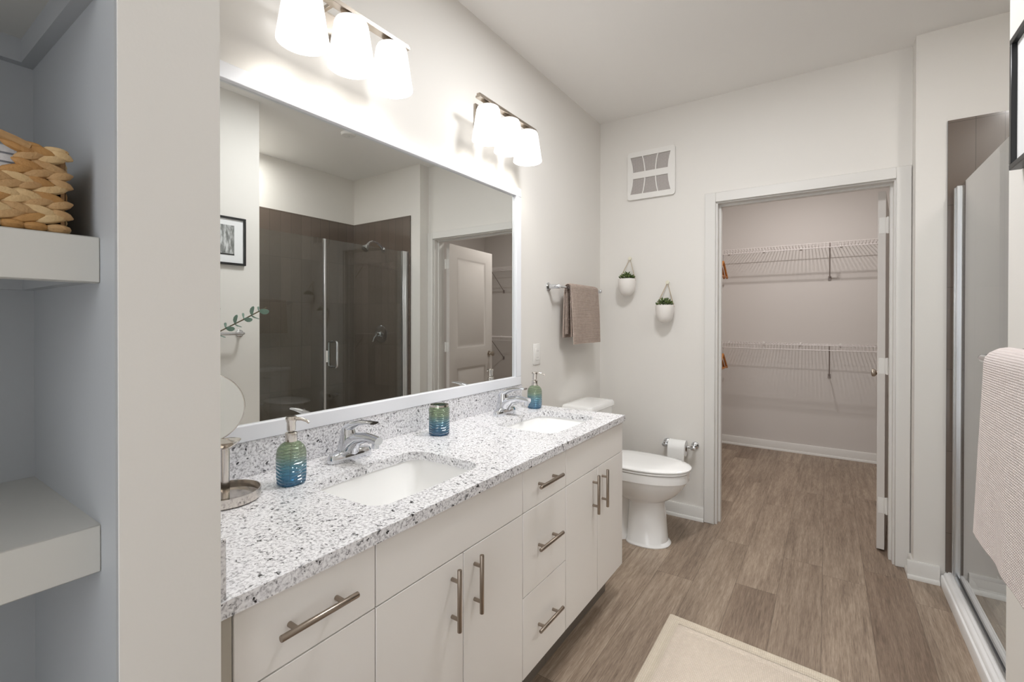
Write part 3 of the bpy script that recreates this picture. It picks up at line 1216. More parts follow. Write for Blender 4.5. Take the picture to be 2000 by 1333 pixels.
# ------------------------------------------------------------------ make-up mirror
mx_, my_ = 0.150, 0.560
mm = thing('makeup_mirror', 'round tilting make-up mirror on a silver tray stand', 'mirror', (mx_, my_, ZC+0.0005))
bm = bm_new()
z = ZC+0.0005
lathe(bm, [(0, z), (0.074, z), (0.078, z+0.003), (0.078, z+0.024), (0.0755, z+0.024), (0.0755, z+0.006), (0.074, z+0.005), (0, z+0.005)], (mx_, my_, 0), 48)
obj('tray', bm, 'silver', mm)
bm = bm_new()
tube(bm, [(mx_, my_, z+0.004), (mx_, my_, z+0.128)], 0.0095, 20)
lathe(bm, [(0.0095, z+0.126), (0.018, z+0.131), (0.03, z+0.14), (0.034, z+0.146), (0, z+0.15)], (mx_, my_, 0), 24)
obj('post', bm, 'silver', mm)
dn = Vector((0.85, -0.5, 0.12)).normalized()
dc = Vector((mx_-0.05, my_-0.024, z+0.224))
rotm = dn.to_track_quat('Z', 'Y').to_matrix().to_4x4()
bm = bm_new()
lathe(bm, [(0.08, -0.006), (0.0855, -0.005), (0.0865, -0.001), (0.0865, 0.002), (0.0855, 0.004), (0.0845, 0.004), (0.0843, 0.0035), (0, 0.0035)], dc, 56, rotm)
lathe(bm, [(0.08, -0.006), (0.06, -0.014), (0, -0.018)], dc, 56, rotm)
rim = obj('rim', bm, 'silver', mm)
bm = bm_new()
lathe(bm, [(0.0842, 0.0036), (0.0842, 0.004), (0, 0.004)], dc, 56, rotm)
obj('glass', bm, 'mirror', rim)

# ------------------------------------------------------------------ vase with eucalyptus (mostly behind the near wall)
vs = thing('vase', 'white ceramic vase standing at the left end of the worktop', 'vase', (0.135, 0.425, ZC+0.0005))
bm = bm_new()
lathe(bm, [(0, z), (0.034, z), (0.044, z+0.03), (0.046, z+0.07), (0.036, z+0.12), (0.022, z+0.15), (0.020, z+0.17), (0.024, z+0.178), (0.018, z+0.172), (0.016, z+0.15), (0.03, z+0.11), (0.036, z+0.03), (0, z+0.01)], (0.135, 0.425, 0), 32)
obj('body', bm, 'pot', vs)


def eucalyptus(label, pts, loc, leaf=0.019):
    th = thing('eucalyptus_branch', label, 'plant', loc, 'eucalyptus branches in the vase')
    bm = bm_new()
    tube(bm, pts, 0.0016, 6)
    obj('stem', bm, 'stem', th)
    bm = bm_new()
    P = [Vector(p) for p in pts]
    k = 0
    for a, b in zip(P[1:-1], P[2:]):
        n = max(2, int((b-a).length/0.02))
        d = (b-a).normalized()
        for i in range(n):
            c = a+(b-a)*(i/n)
            u, v = frame_of(d)
            ph = 1.35*(k % 2)+0.4
            for s in (0, PI):
                side = u*math.cos(ph+s)+v*math.sin(ph+s)
                out = (side+d*0.75).normalized()
                nn = d.cross(side).cross(out).normalized()
                t = bmesh.new()
                sz = leaf*random.uniform(0.75, 1.1)
                m_ = 10
                top = [t.verts.new((sz*(1+math.cos(2*PI*q/m_))*0.6, sz*0.42*math.sin(2*PI*q/m_), 0.0006+0.0028*math.sin(2*PI*q/m_)**2)) for q in range(m_)]
                bot = [t.verts.new((p_.co.x, p_.co.y, p_.co.z-0.0009)) for p_ in top]
                t.faces.new(top)
                t.faces.new(bot[::-1])
                for q in range(m_):
                    t.faces.new((top[q], bot[q], bot[(q+1) % m_], top[(q+1) % m_]))
                yv = nn.cross(out)
                mt = Matrix(((out.x, yv.x, nn.x, c.x), (out.y, yv.y, nn.y, c.y), (out.z, yv.z, nn.z, c.z), (0, 0, 0, 1)))
                merge(bm, t, mt)
            k += 1
    obj('leaves', bm, 'euc', th)


eucalyptus('eucalyptus branch arching low to the right over the worktop', [(0.135, 0.425, ZC+0.02), (0.135, 0.435, 1.06), (0.137, 0.48, 1.2), (0.139, 0.545, 1.268), (0.14, 0.61, 1.302), (0.14, 0.668, 1.334)], (0.135, 0.425, ZC+0.02))
eucalyptus('eucalyptus branch rising tall from the vase at the left end', [(0.13, 0.422, ZC+0.02), (0.133, 0.43, 1.06), (0.13, 0.455, 1.22), (0.128, 0.49, 1.36), (0.128, 0.535, 1.47)], (0.13, 0.422, ZC+0.02))

# ------------------------------------------------------------------ wall mirror
wm = thing('wall_mirror', 'large white framed mirror above the double vanity', 'mirror', (0.0, 1.23, 0.956))
bm = bm_new()
MY0, MY1, MZ0, MZ1 = 0.365, 2.096, 0.9565, 2.0
fw_ = 0.046
box(bm, 0.001, 0.026, MY0, MY1, MZ0, MZ0+fw_, 0.002, 1)
box(bm, 0.001, 0.026, MY0, MY1, MZ1-fw_, MZ1, 0.002, 1)
box(bm, 0.001, 0.026, MY0, MY0+fw_, MZ0+fw_, MZ1-fw_, 0.002, 1)
box(bm, 0.001, 0.026, MY1-fw_, MY1, MZ0+fw_, MZ1-fw_, 0.002, 1)
obj('frame', bm, 'frame', wm)
obj('glass', B((0.004, 0.012, MY0+fw_-0.004, MY1-fw_+0.004, MZ0+fw_-0.004, MZ1-fw_+0.004)), 'mirror', wm)


# ------------------------------------------------------------------ vanity lights
def vanity_light(label, cy):
    th = thing('vanity_light', label, 'wall lamp', (0.0, cy, 2.26), 'three-shade vanity lights')
    bm = bm_new()
    box(bm, 0.001, 0.012, cy-0.118, cy+0.118, 2.2, 2.318, 0.003, 1)
    box(bm, 0.012, 0.02, cy-0.108, cy+0.108, 2.21, 2.308, 0.003, 1)
    lathe(bm, [(0.007, 0), (0.007, 0.004), (0.004, 0.009), (0, 0.01)], (0.02, cy+0.075, 2.245), 16, Matrix.Rotation(PI/2, 4, 'Y'))
    lathe(bm, [(0.007, 0), (0.007, 0.004), (0.004, 0.009), (0, 0.01)], (0.02, cy-0.075, 2.245), 16, Matrix.Rotation(PI/2, 4, 'Y'))
    obj('back_plate', bm, 'nickel', th)
    for s in (-0.06, 0.06):
        bm = bm_new()
        box(bm, 0.02, 0.108, cy+s-0.006, cy+s+0.006, 2.27, 2.282, 0.001, 1)
        obj('arm', bm, 'nickel', th)
    bm = bm_new()
    box(bm, 0.106, 0.136, cy-0.238, cy+0.238, 2.268, 2.278, 0.001, 1)
    box(bm, 0.112, 0.130, cy-0.238, cy+0.238, 2.278, 2.287, 0.001, 1)
    obj('bar', bm, 'nickel', th)
    for k in (-1, 0, 1):
        y = cy+k*0.1655
        bm = bm_new()
        lathe(bm, [(0.0, 2.2685), (0.006, 2.268), (0.006, 2.262), (0.03, 2.26), (0.034, 2.254), (0.02, 2.251), (0.02, 2.225), (0, 2.225)], (0.121, y, 0), 24)
        obj('socket', bm, 'nickel', th)
        bm = bm_new()
        lathe(bm, [(0.018, 2.253), (0.040, 2.2525), (0.048, 2.248), (0.0525, 2.238), (0.072, 2.108), (0.0725, 2.102), (0.070, 2.102), (0.050, 2.236), (0.046, 2.245), (0.018, 2.249)], (0.121, y, 0), 40)
        s = obj('shade', bm, 'shade', th, label='frosted white glass shade')
        bm = bm_new()
        lathe(bm, [(0, 2.15), (0.016, 2.154), (0.026, 2.168), (0.028, 2.182), (0.022, 2.2), (0.013, 2.214), (0.013, 2.225), (0, 2.225)], (0.121, y, 0), 20)
        obj('bulb', bm, 'bulb', s)
    return th


v0 = vanity_light('three-shade brushed nickel vanity light over the nearer sink', 0.951)
dup(v0, (0.0, 1.840, 2.26), 'three-shade brushed nickel vanity light over the farther sink')

# ------------------------------------------------------------------ outlet
ol = thing('wall_outlet', 'white electrical outlet on the wall right of the vanity mirror', 'outlet', (0.0, 2.295, 1.106))
bm = bm_new()
box(bm, 0.0005, 0.006, 2.257, 2.333, 1.047, 1.166, 0.002, 2)
obj('cover_plate', bm, 'plastic', ol)
bm = bm_new()
box(bm, 0.006, 0.009, 2.277, 2.313, 1.073, 1.14, 0.001, 1)
box(bm, 0.009, 0.0102, 2.287, 2.303, 1.100, 1.112, 0.0004, 1)
obj('receptacle', bm, 'plastic', ol)
for zz in (1.085, 1.122):
    for yy in (2.289, 2.301):
        bm = bm_new()
        box(bm, 0.0088, 0.0093, yy-0.0008, yy+0.0008, zz, zz+0.006)
        obj('slot', bm, 'dark', ol, label='dark outlet slot')


# ------------------------------------------------------------------ towel bars and towels
def sheet(bm, prof, y0, y1, th, ny=28, wob=0.0, endround=0.0, mi=0, edge_mi=None):
    """prof: list of (x, z) centreline running back-bottom over the bar to front-bottom; swept y0..y1 with thickness"""
    P = [Vector((p[0], 0, p[1])) for p in prof]
    # resample
    out = []
    for a, b in zip(P[:-1], P[1:]):
        n = max(1, int((b-a).length/0.012))
        for i in range(n):
            out.append(a+(b-a)*(i/n))
    out.append(P[-1])
    P = out
    N = []
    for i in range(len(P)):
        d = (P[min(i+1, len(P)-1)]-P[max(i-1, 0)]).normalized()
        N.append(Vector((d.z, 0, -d.x)))
    zt, zb = max(p.z for p in P), min(p.z for p in P)
    g = []
    for s in (1, -1):
        rows_ = []
        for j in range(ny+1):
            t = j/ny
            row = []
            for p, n in zip(P, N):
                fall = (zt-p.z)/(zt-zb)
                yy = y0+(y1-y0)*t
                off = wob*fall*math.sin(t*9.0+fall*1.5)+wob*0.6*fall*math.sin(t*21+1.0)
                edge = min(t, 1-t)*ny
                k = min(1.0, 0.35+0.65*edge/2.0)
                yy += endround*fall*(2*t-1)
                q = p-n*(s*th*k/2)+Vector((off if p.x > 0 else off, 0, 0))
                row.append(bm.verts.new((q.x, yy, q.z)))
            rows_.append(row)
        g.append(rows_)
    np_ = len(P)
    for s in (0, 1):
        for j in range(ny):
            for i in range(np_-1):
                a = g[s]
                f = bm.faces.new((a[j][i], a[j][i+1], a[j+1][i+1], a[j+1][i]))
                f.smooth = True
                f.material_index = mi
    em = mi if edge_mi is None else edge_mi
    for j in (0, ny):
        for i in range(np_-1):
            f = bm.faces.new((g[0][j][i], g[0][j][i+1], g[1][j][i+1], g[1][j][i]))
            f.material_index = em
    for i in (0, np_-1):
        for j in range(ny):
            f = bm.faces.new((g[0][j][i], g[0][j+1][i], g[1][j+1][i], g[1][j][i]))
            f.material_index = em
            f.smooth = True


def drape(x, z, r, front_len, back_len, spread_f, spread_b, n=8):
    """inverted U around a bar at (x, z): back bottom -> over -> front bottom (front = +x)"""
    pts = [(x-r-spread_b, z-back_len), (x-r-spread_b*0.55, z-back_len*0.5), (x-r, z-0.01)]
    for k in range(n+1):
        a = PI-PI*k/n
        pts.append((x+r*math.cos(a), z+r*math.sin(a)))
    pts += [(x+r, z-0.01), (x+r+spread_f*0.6, z-front_len*0.5), (x+r+spread_f, z-front_len)]
    return pts


tb = thing('towel_bar', 'chrome towel bar on the vanity wall holding the taupe towel', 'towel bar', (0, 2.73, 1.5), 'chrome towel bars')
bm = bm_new()
tube(bm, [(0.072, 2.425, 1.5), (0.072, 3.04, 1.5)], 0.0075, 16)
obj('bar', bm, 'chrome', tb)
for yy in (2.43, 3.03):
    bm = bm_new()
    lathe(bm, [(0, 0.0005), (0.026, 0.0005), (0.026, 0.006), (0.02, 0.011), (0.013, 0.014), (0.0125, 0.08), (0.01, 0.083), (0, 0.084)], (0, yy, 1.5), 28, Matrix.Rotation(PI/2, 4, 'Y'))
    obj('post', bm, 'chrome', tb)
bm = bm_new()
sheet(bm, drape(0.072, 1.5, 0.0125, 0.30, 0.285, 0.008, 0.006), 2.552, 2.935, 0.008, 30, 0.004, 0.012, 0, 1)
sheet(bm, drape(0.072, 1.5, 0.0225, 0.345, 0.305, 0.016, 0.012), 2.545, 2.945, 0.010, 30, 0.005, 0.012, 0, 1)
tag(obj('towel', bm, ['towel', 'hem'], loc=(0.072, 2.74, 1.16)), 'taupe ribbed hand towel folded over the vanity wall bar', 'towel')

tb2 = thing('towel_bar', 'chrome round-ended towel bar on the right wall under the picture', 'towel bar', (XP, 1.2, 1.215), 'chrome towel bars')
bm = bm_new()
XR = 1.672
tube(bm, [(XP-0.003, 1.497, 1.215), (XR+0.025, 1.497, 1.215), (XR+0.01, 1.493, 1.215), (XR+0.002, 1.483, 1.215), (XR, 1.468, 1.215), (XR, 1.3, 1.215), (XR, 0.92, 1.215), (XR+0.002, 0.905, 1.215), (XR+0.01, 0.895, 1.215), (XR+0.025, 0.891, 1.215), (XP-0.003, 0.891, 1.215)], 0.009, 14)
obj('bar', bm, 'chrome', tb2)
for yy in (1.497, 0.891):
    bm = bm_new()
    lathe(bm, [(0, 0.0005), (0.024, 0.0005), (0.024, 0.005), (0.018, 0.009), (0, 0.0095)], (XP, yy, 1.215), 24, Matrix.Rotation(-PI/2, 4, 'Y'))
    obj('flange', bm, 'chrome', tb2)
bm = bm_new()


def mirror_prof(pr, x):
    return [(2*x-a, b) for a, b in pr]


sheet(bm, mirror_prof(drape(XR, 1.215, 0.016, 0.33, 0.32, 0.006, 0.006), XR), 0.98, 1.312, 0.012, 26, 0.002, 0.012)
sheet(bm, mirror_prof(drape(XR, 1.215, 0.028, 0.355, 0.33, 0.008, 0.006), XR), 0.965, 1.32, 0.012, 26, 0.002, 0.022)
tag(obj('towel', bm, 'towel2', loc=(XR, 1.2, 0.86)), 'pale pinkish-beige bath towel hanging on the right wall bar', 'towel')

# ------------------------------------------------------------------ picture on the right wall
pf = thing('picture_frame', 'black framed grey print with white mat on the right wall', 'picture', (XP, 1.33, 1.65))
bm = bm_new()
y0, y1, z0, z1 = 1.10, 1.53, 1.645, 1.943
box(bm, XP-0.022, XP-0.0005, y0, y1, z0, z0+0.013, 0.001, 1)
box(bm, XP-0.022, XP-0.0005, y0, y1, z1-0.013, z1, 0.001, 1)
box(bm, XP-0.022, XP-0.0005, y0, y0+0.013, z0+0.013, z1-0.013, 0.001, 1)
box(bm, XP-0.022, XP-0.0005, y1-0.013, y1, z0+0.013, z1-0.013, 0.001, 1)
obj('frame', bm, 'black', pf)
obj('mat_board', B((XP-0.012, XP-0.009, y0+0.012, y1-0.012, z0+0.012, z1-0.012)), 'mat', pf)
obj('print', B((XP-0.0128, XP-0.0121, y0+0.068, y1-0.068, z0+0.06, z1-0.052)), 'print', pf)
obj('caption_strip', B((XP-0.0133, XP-0.0129, y0+0.068, y1-0.068, z0+0.06, z0+0.068)), 'black', pf)

# ------------------------------------------------------------------ toilet
TY = 2.745
tl = thing('toilet', 'white two-piece toilet with closed lid between the vanity and far wall', 'toilet', (0.4, TY, 0))


def egg(xb, xf, hw, z, n=40, blunt=0.55):
    """egg outline: rounded front at xf, squarer back at xb"""
    pts = []
    xc = xb+(xf-xb)*0.45
    for k in range(n):
        a = 2*PI*k/n
        c, s = math.cos(a), math.sin(a)
        if c >= 0:
            pts.append(Vector((xc+(xf-xc)*c, TY+hw*math.copysign(abs(s)**0.92, s), z)))
        else:
            pts.append(Vector((xc-(xc-xb)*abs(c)**blunt, TY+hw*math.copysign(abs(s)**0.7, s), z)))
    return pts


bm = bm_new()
loft(bm, [egg(0.385, 0.632, 0.116, 0.0), egg(0.385, 0.634, 0.118, 0.006), egg(0.387, 0.63, 0.115, 0.012), egg(0.39, 0.618, 0.108, 0.022),
          egg(0.395, 0.609, 0.1045, 0.12), egg(0.40, 0.602, 0.102, 0.2), egg(0.40, 0.598, 0.1005, 0.245), egg(0.375, 0.602, 0.104, 0.254), egg(0.33, 0.63, 0.122, 0.268),
          egg(0.28, 0.668, 0.146, 0.298), egg(0.245, 0.70, 0.164, 0.335), egg(0.228, 0.722, 0.1755, 0.37), egg(0.222, 0.728, 0.179, 0.385), egg(0.218, 0.734, 0.183, 0.3865), egg(0.218, 0.735, 0.1835, 0.41), egg(0.218, 0.734, 0.183, 0.433), egg(0.23, 0.722, 0.172, 0.4365)])
obj('bowl', bm, 'porc', tl)
bm = bm_new()
loft(bm, [egg(0.09, 0.43, 0.112, 0.0, blunt=0.3), egg(0.09, 0.43, 0.112, 0.012, blunt=0.3), egg(0.10, 0.42, 0.095, 0.05, blunt=0.3), egg(0.08, 0.44, 0.072, 0.075, blunt=0.3), egg(0.06, 0.45, 0.07, 0.2, blunt=0.3), egg(0.04, 0.42, 0.10, 0.29, blunt=0.3), egg(0.03, 0.40, 0.16, 0.37, blunt=0.3), egg(0.03, 0.38, 0.165, 0.405, blunt=0.3)])
obj('trapway', bm, 'porc', tl)
bm = bm_new()
loft(bm, [egg(0.228, 0.738, 0.183, 0.4375), egg(0.224, 0.742, 0.186, 0.440), egg(0.224, 0.742, 0.186, 0.448), egg(0.23, 0.736, 0.18, 0.4505)])
obj('seat', bm, 'porc', tl)
bm = bm_new()
loft(bm, [egg(0.224, 0.741, 0.185, 0.452), egg(0.221, 0.746, 0.189, 0.4545), egg(0.221, 0.746, 0.189, 0.460), egg(0.228, 0.738, 0.182, 0.465), egg(0.25, 0.70, 0.15, 0.469), egg(0.3, 0.6, 0.08, 0.471)])
obj('lid', bm, 'porc', tl)
bm = bm_new()
loft(bm, [rrect(0.118, TY, 0.085, 0.165, 0.03, 0.4055, 6), rrect(0.118, TY, 0.09, 0.172, 0.03, 0.43, 6), rrect(0.118, TY, 0.096, 0.182, 0.03, 0.742, 6)])
tk = obj('tank', bm, 'porc', tl)
bm = bm_new()
loft(bm, [rrect(0.120, TY, 0.100, 0.187, 0.03, 0.7425, 6), rrect(0.120, TY, 0.105, 0.193, 0.032, 0.748, 6), rrect(0.120, TY, 0.105, 0.193, 0.032, 0.768, 6), rrect(0.120, TY, 0.098, 0.186, 0.03, 0.779, 6), rrect(0.120, TY, 0.07, 0.15, 0.03, 0.784, 6)])
obj('tank_lid', bm, 'porc', tl)
bm = bm_new()
tube(bm, [(0.212, TY-0.12, 0.69), (0.226, TY-0.12, 0.69)], 0.01, 12)
tube(bm, [(0.224, TY-0.12, 0.69), (0.232, TY-0.10, 0.687), (0.234, TY-0.05, 0.68)], [0.006, 0.006, 0.007], 10)
obj('flush_lever', bm, 'chrome', tk)
for s in (-1, 1):
    bm = bm_new()
    lathe(bm, [(0.016, 0), (0.015, 0.012), (0.008, 0.02), (0, 0.021)], (0.285, TY+s*0.105, 0.04), 16)
    obj('bolt_cap', bm, 'plastic', tl)

# ------------------------------------------------------------------ toilet paper
PZ = 0.482
ph = thing('paper_holder', 'chrome toilet paper holder on the far wall', 'toilet paper holder', (0.575, L, PZ))
for xx in (0.49, 0.668):
    bm = bm_new()
    lathe(bm, [(0, 0.0005), (0.026, 0.0005), (0.026, 0.006), (0.021, 0.012), (0.012, 0.016), (0.0115, 0.05), (0.0155, 0.058), (0.017, 0.068), (0.0155, 0.078), (0, 0.083)], (xx, L, PZ), 24, Matrix.Rotation(PI/2, 4, 'X'))
    obj('post', bm, 'chrome', ph)
bm = bm_new()
tube(bm, [(0.492, L-0.068, PZ), (0.666, L-0.068, PZ)], 0.008, 14)
obj('rod', bm, 'chrome', ph)
tp = thing('toilet_roll', 'white toilet paper roll with a loose sheet on the chrome holder', 'toilet paper', (0.576, L-0.068, PZ-0.01))
rz = PZ-0.011
bm = bm_new()
lathe(bm, [(0.02, -0.053), (0.049, -0.053), (0.05, -0.052), (0.05, 0.052), (0.049, 0.053), (0.02, 0.053)], (0.574, L-0.068, rz), 40, Matrix.Rotation(PI/2, 4, 'Y'))
sheet_pts = []
for k in range(9):
    a = math.radians(60+k*15)
    sheet_pts.append((L-0.068+0.0515*math.cos(a), rz+0.0515*math.sin(a)))
sheet_pts.append((L-0.1195, rz-0.06))
sheet_pts.append((L-0.1185, rz-0.13))
t = bmesh.new()
a = [[t.verts.new((x, p[0]-o_, p[1])) for p in sheet_pts] for x in (0.5215, 0.6265) for o_ in (0, 0.0008)]
n = len(sheet_pts)
for i in range(n-1):
    t.faces.new((a[0][i], a[0][i+1], a[2][i+1], a[2][i]))
    t.faces.new((a[1][i], a[1][i+1], a[3][i+1], a[3][i]))
    t.faces.new((a[0][i], a[0][i+1], a[1][i+1], a[1][i]))
    t.faces.new((a[2][i], a[2][i+1], a[3][i+1], a[3][i]))
merge(bm, t)
obj('paper', bm, 'paper', tp)
bm = bm_new()
lathe(bm, [(0.0198, -0.0532), (0.0198, 0.0532), (0.0188, 0.0532), (0.0188, -0.0532), (0.0198, -0.0532)], (0.574, L-0.068, rz), 28, Matrix.Rotation(PI/2, 4, 'Y'))
obj('cardboard_core', bm, 'core', tp)

# ------------------------------------------------------------------ exhaust vent on the far wall
vt = thing('exhaust_vent', 'square white exhaust fan grille high on the far wall', 'vent', (0.38, L, 2.304))
vx0, vx1, vz0, vz1 = 0.213, 0.538, 2.142, 2.471


def vent_face():
    bm = bmesh.new()
    e = []

    def loop(pts):
        v = [bm.verts.new(p) for p in pts]
        for i in range(len(v)):
            e.append(bm.edges.new((v[i], v[(i+1) % len(v)])))
    cx, cz = (vx0+vx1)/2, (vz0+vz1)/2
    loop([Vector((p.x, L-0.018, p.y)) for p in rrect(cx, cz, (vx1-vx0)/2, (vz1-vz0)/2, 0.018, 0, 5)])
    for lo, hi, flip in ((2.33, 2.4355, 1), (2.179, 2.2855, -1)):
        for i in range(3):
            # the panes fan out towards the top and bottom edges
            def ed(j, t):
                far = [-0.139, -0.053, 0.052, 0.137][j]
                near = [-0.119, -0.037, 0.037, 0.119][j]
                tt = t if flip > 0 else 1-t
                return cx-0.004+near+(far-near)*tt**1.7
            g0 = 0.0035 if i > 0 else 0
            g1 = 0.0035 if i < 2 else 0
            pts = [(ed(i, q/6)+g0, lo+(hi-lo)*q/6) for q in range(7)]+[(ed(i+1, q/6)-g1, lo+(hi-lo)*q/6) for q in range(6, -1, -1)]
            loop([(px, L-0.018, pz) for px, pz in pts])
    bmesh.ops.triangle_fill(bm, use_beauty=True, use_dissolve=False, edges=e)
    bmesh.ops.recalc_face_normals(bm, faces=bm.faces)
    r = bmesh.ops.extrude_face_region(bm, geom=list(bm.faces))
    bmesh.ops.translate(bm, verts=[g for g in r['geom'] if isinstance(g, bmesh.types.BMVert)], vec=(0, 0.012, 0))
    return bm


obj('cover', vent_face(), 'plastic', vt)
obj('mesh_screen', B((vx0+0.012, vx1-0.012, L-0.010, L-0.008, vz0+0.012, vz1-0.012)), 'mesh', vt, label='fine grey mesh')
obj('rim', B((vx0+0.006, vx1-0.006, L-0.0075, L-0.0005, vz0+0.006, vz1-0.006)), 'plastic', vt)


# ------------------------------------------------------------------ hanging planters on the far wall
def planter(label, px, rimz, pegz):
    py = L-0.0635
    th = thing('hanging_planter', label, 'planter', (px, L, rimz), 'white wall planters')
    bm = bm_new()
    lathe(bm, [(0, rimz-0.118), (0.022, rimz-0.116), (0.04, rimz-0.104), (0.053, rimz-0.078), (0.0595, rimz-0.04), (0.0605, rimz-0.005), (0.0595, rimz), (0.0565, rimz), (0.0565, rimz-0.012), (0, rimz-0.014)], (px, py, 0), 40)
    pt = obj('pot', bm, 'pot', th)
    bm = bm_new()
    lathe(bm, [(0.056, rimz-0.013), (0.03, rimz-0.008), (0, rimz-0.006)], (px, py, 0), 24)
    obj('soil', bm, 'soil', pt)
    bm = bm_new()
    peg = Vector((px+0.004, L-0.014, pegz))
    for qx, qy in ((-0.062, 0.0), (-0.045, -0.03), (0.062, 0.0), (0.05, 0.03)):
        e_ = Vector((px+qx, py+qy, rimz-0.012))
        tube(bm, [peg, e_], 0.0017, 6)
    obj('cord', bm, 'cord', th, label='thin tan cord')
    bm = bm_new()
    lathe(bm, [(0, 0), (0.009, 0), (0.0095, 0.012), (0.0125, 0.016), (0.0115, 0.021), (0, 0.022)], (peg.x, L-0.0005, peg.z), 16, Matrix.Rotation(PI/2, 4, 'X'))
    obj('peg', bm, 'peg', th)
    bm = bm_new()
    for q in range(95):
        a = random.uniform(0, 2*PI)
        rr = 0.046*math.sqrt(random.random())
        zz = rimz-0.004+0.05*math.cos(min(1, rr/0.056)*PI/2)*random.uniform(0.35, 1.0)
        c = Vector((px+rr*math.cos(a), py+rr*math.sin(a), zz))
        out = Vector((math.cos(a)*(0.3+rr*22), math.sin(a)*(0.3+rr*22), random.uniform(0.5, 1.1))).normalized()
        side = out.cross(Vector((0, 0, 1)))
        side = side.normalized() if side.length > 1e-3 else Vector((1, 0, 0))
        straw(bm, c+out*0.006, out, side.cross(out), random.uniform(0.016, 0.024), 0.009, 0.003, 0, random.choice((0, 0, 1)))
    obj('succulent', bm, ['leaf', 'leaf2'], th, label='dense small-leaved green succulent')
    return th


planter('higher white hanging planter with succulent, left of the pair', 0.226, 1.588, 1.735)
planter('lower white hanging planter with succulent, nearer the closet door', 0.486, 1.402, 1.556)

# ------------------------------------------------------------------ shower
sb = thing('shower_pan', 'white low shower base with stepped curb along the glass', 'shower base', (2.27, 2.36, 0))
bm = bm_new()
ya, yb = YS+0.0105, L2-0.0105
prof = [(1.846, 0.0), (1.846, 0.044), (1.849, 0.05), (1.856, 0.052), (1.859, 0.062), (1.864, 0.066), (1.872, 0.067), (1.875, 0.072), (1.925, 0.074), (1.93, 0.068), (1.955, 0.064), (1.97, 0.05), (1.98, 0.03), (2.2, 0.022), (2.60, 0.03), (2.66, 0.06), (2.679, 0.068), (2.679, 0.0)]
t = bmesh.new()
a = [t.verts.new((p, ya, z_)) for p, z_ in prof]
b = [t.verts.new((p, yb, z_)) for p, z_ in prof]
n = len(prof)
for k in range(n):
    t.faces.new((a[k], a[(k+1) % n], b[(k+1) % n], b[k]))
t.faces.new(a[::-1])
t.faces.new(b)
merge(bm, t)
obj('tray', bm, 'acryl', sb)
bm = bm_new()
lathe(bm, [(0, 0.027), (0.045, 0.027), (0.05, 0.024)], (2.25, 2.36, 0), 24)
obj('drain', bm, 'chrome', sb)

sd = thing('shower_door', 'clear glass shower screen with hinged door in a chrome frame', 'shower door', (XS, 2.36, 0.074))
ZG = 1.935
obj('fixed_panel', B((XS-0.004, XS+0.004, ya+0.018, 2.206, 0.092, ZG)), 'glass', sd, label='fixed clear glass panel')
gd = obj('door_panel', B((XS-0.004, XS+0.004, 2.224, 3.014, 0.088, ZG)), 'glass', sd, label='hinged clear glass door')
bm = bm_new()
box(bm, XS-0.011, XS+0.011, 2.200, 2.218, 0.090, ZG, 0.002, 1)
obj('strike_post', bm, 'alu', sd)
bm = bm_new()
box(bm, XS-0.014, XS+0.014, 3.012, yb, 0.0745, ZG+0.004, 0.002, 1)
box(bm, XS-0.019, XS-0.013, 3.034, 3.05, 0.08, ZG, 0.002, 1)
obj('hinge_post', bm, 'alu', sd)
bm = bm_new()
box(bm, XS-0.013, XS+0.013, ya, ya+0.02, 0.0745, ZG, 0.002, 1)
obj('wall_post', bm, 'alu', sd)
bm = bm_new()
box(bm, XS-0.016, XS+0.016, ya+0.02, 3.012, 0.0745, 0.083, 0.001, 1)
obj('sill_rail', bm, 'alu', sd)
bm = bm_new()
box(bm, XS-0.006, XS+0.006, ya+0.02, 3.010, 0.083, 0.0915, 0.001, 1)
obj('gasket', bm, 'gasket', sd)
bm = bm_new()
for s in (-1, 1):
    x1_ = XS+s*0.0045
    x2_ = XS+s*0.055
    zt_, zb_ = 1.128, 0.928
    tube(bm, [(x1_, 2.284, zt_), (x2_-s*0.012, 2.284, zt_), (x2_-s*0.004, 2.284, zt_-0.004), (x2_, 2.284, zt_-0.014), (x2_, 2.284, zb_+0.014), (x2_-s*0.004, 2.284, zb_+0.004), (x2_-s*0.012, 2.284, zb_), (x1_, 2.284, zb_)], 0.0085, 14)
obj('handle', bm, 'chrome', gd, label='chrome loop door handle')
bm = bm_new()
box(bm, XS-0.012, XS+0.012, 2.2185, 2.2315, 0.97, 1.06, 0.001, 1)
obj('latch', bm, 'plastic', gd)

sh = thing('showerhead', 'chrome shower head on a curved arm on the tiled side wall', 'shower head', (2.23, L2-0.01, 1.98))
YT = L2-0.0105
bm = bm_new()
lathe(bm, [(0, 0), (0.028, 0), (0.026, 0.006), (0.012, 0.012), (0, 0.012)], (2.23, YT, 1.985), 24, Matrix.Rotation(PI/2, 4, 'X'))
tube(bm, [(2.23, YT, 1.985), (2.23, YT-0.04, 2.02), (2.23, YT-0.085, 2.045), (2.23, YT-0.13, 2.05), (2.23, YT-0.165, 2.035), (2.23, YT-0.185, 2.015)], 0.0105, 12)
obj('arm', bm, 'chrome', sh)
bm = bm_new()
dirv = Vector((0, -0.62, -0.78)).to_track_quat('Z', 'Y').to_matrix().to_4x4()
lathe(bm, [(0, -0.01), (0.012, -0.008), (0.015, 0.004), (0.013, 0.014), (0.022, 0.026), (0.034, 0.05), (0.036, 0.062), (0.032, 0.066), (0, 0.064)], (2.23, YT-0.185, 2.013), 24, dirv)
obj('head', bm, 'chrome', sh)
va = thing('shower_valve', 'round chrome shower valve with lever on the tiled side wall', 'shower valve', (2.26, YT, 1.165))
bm = bm_new()
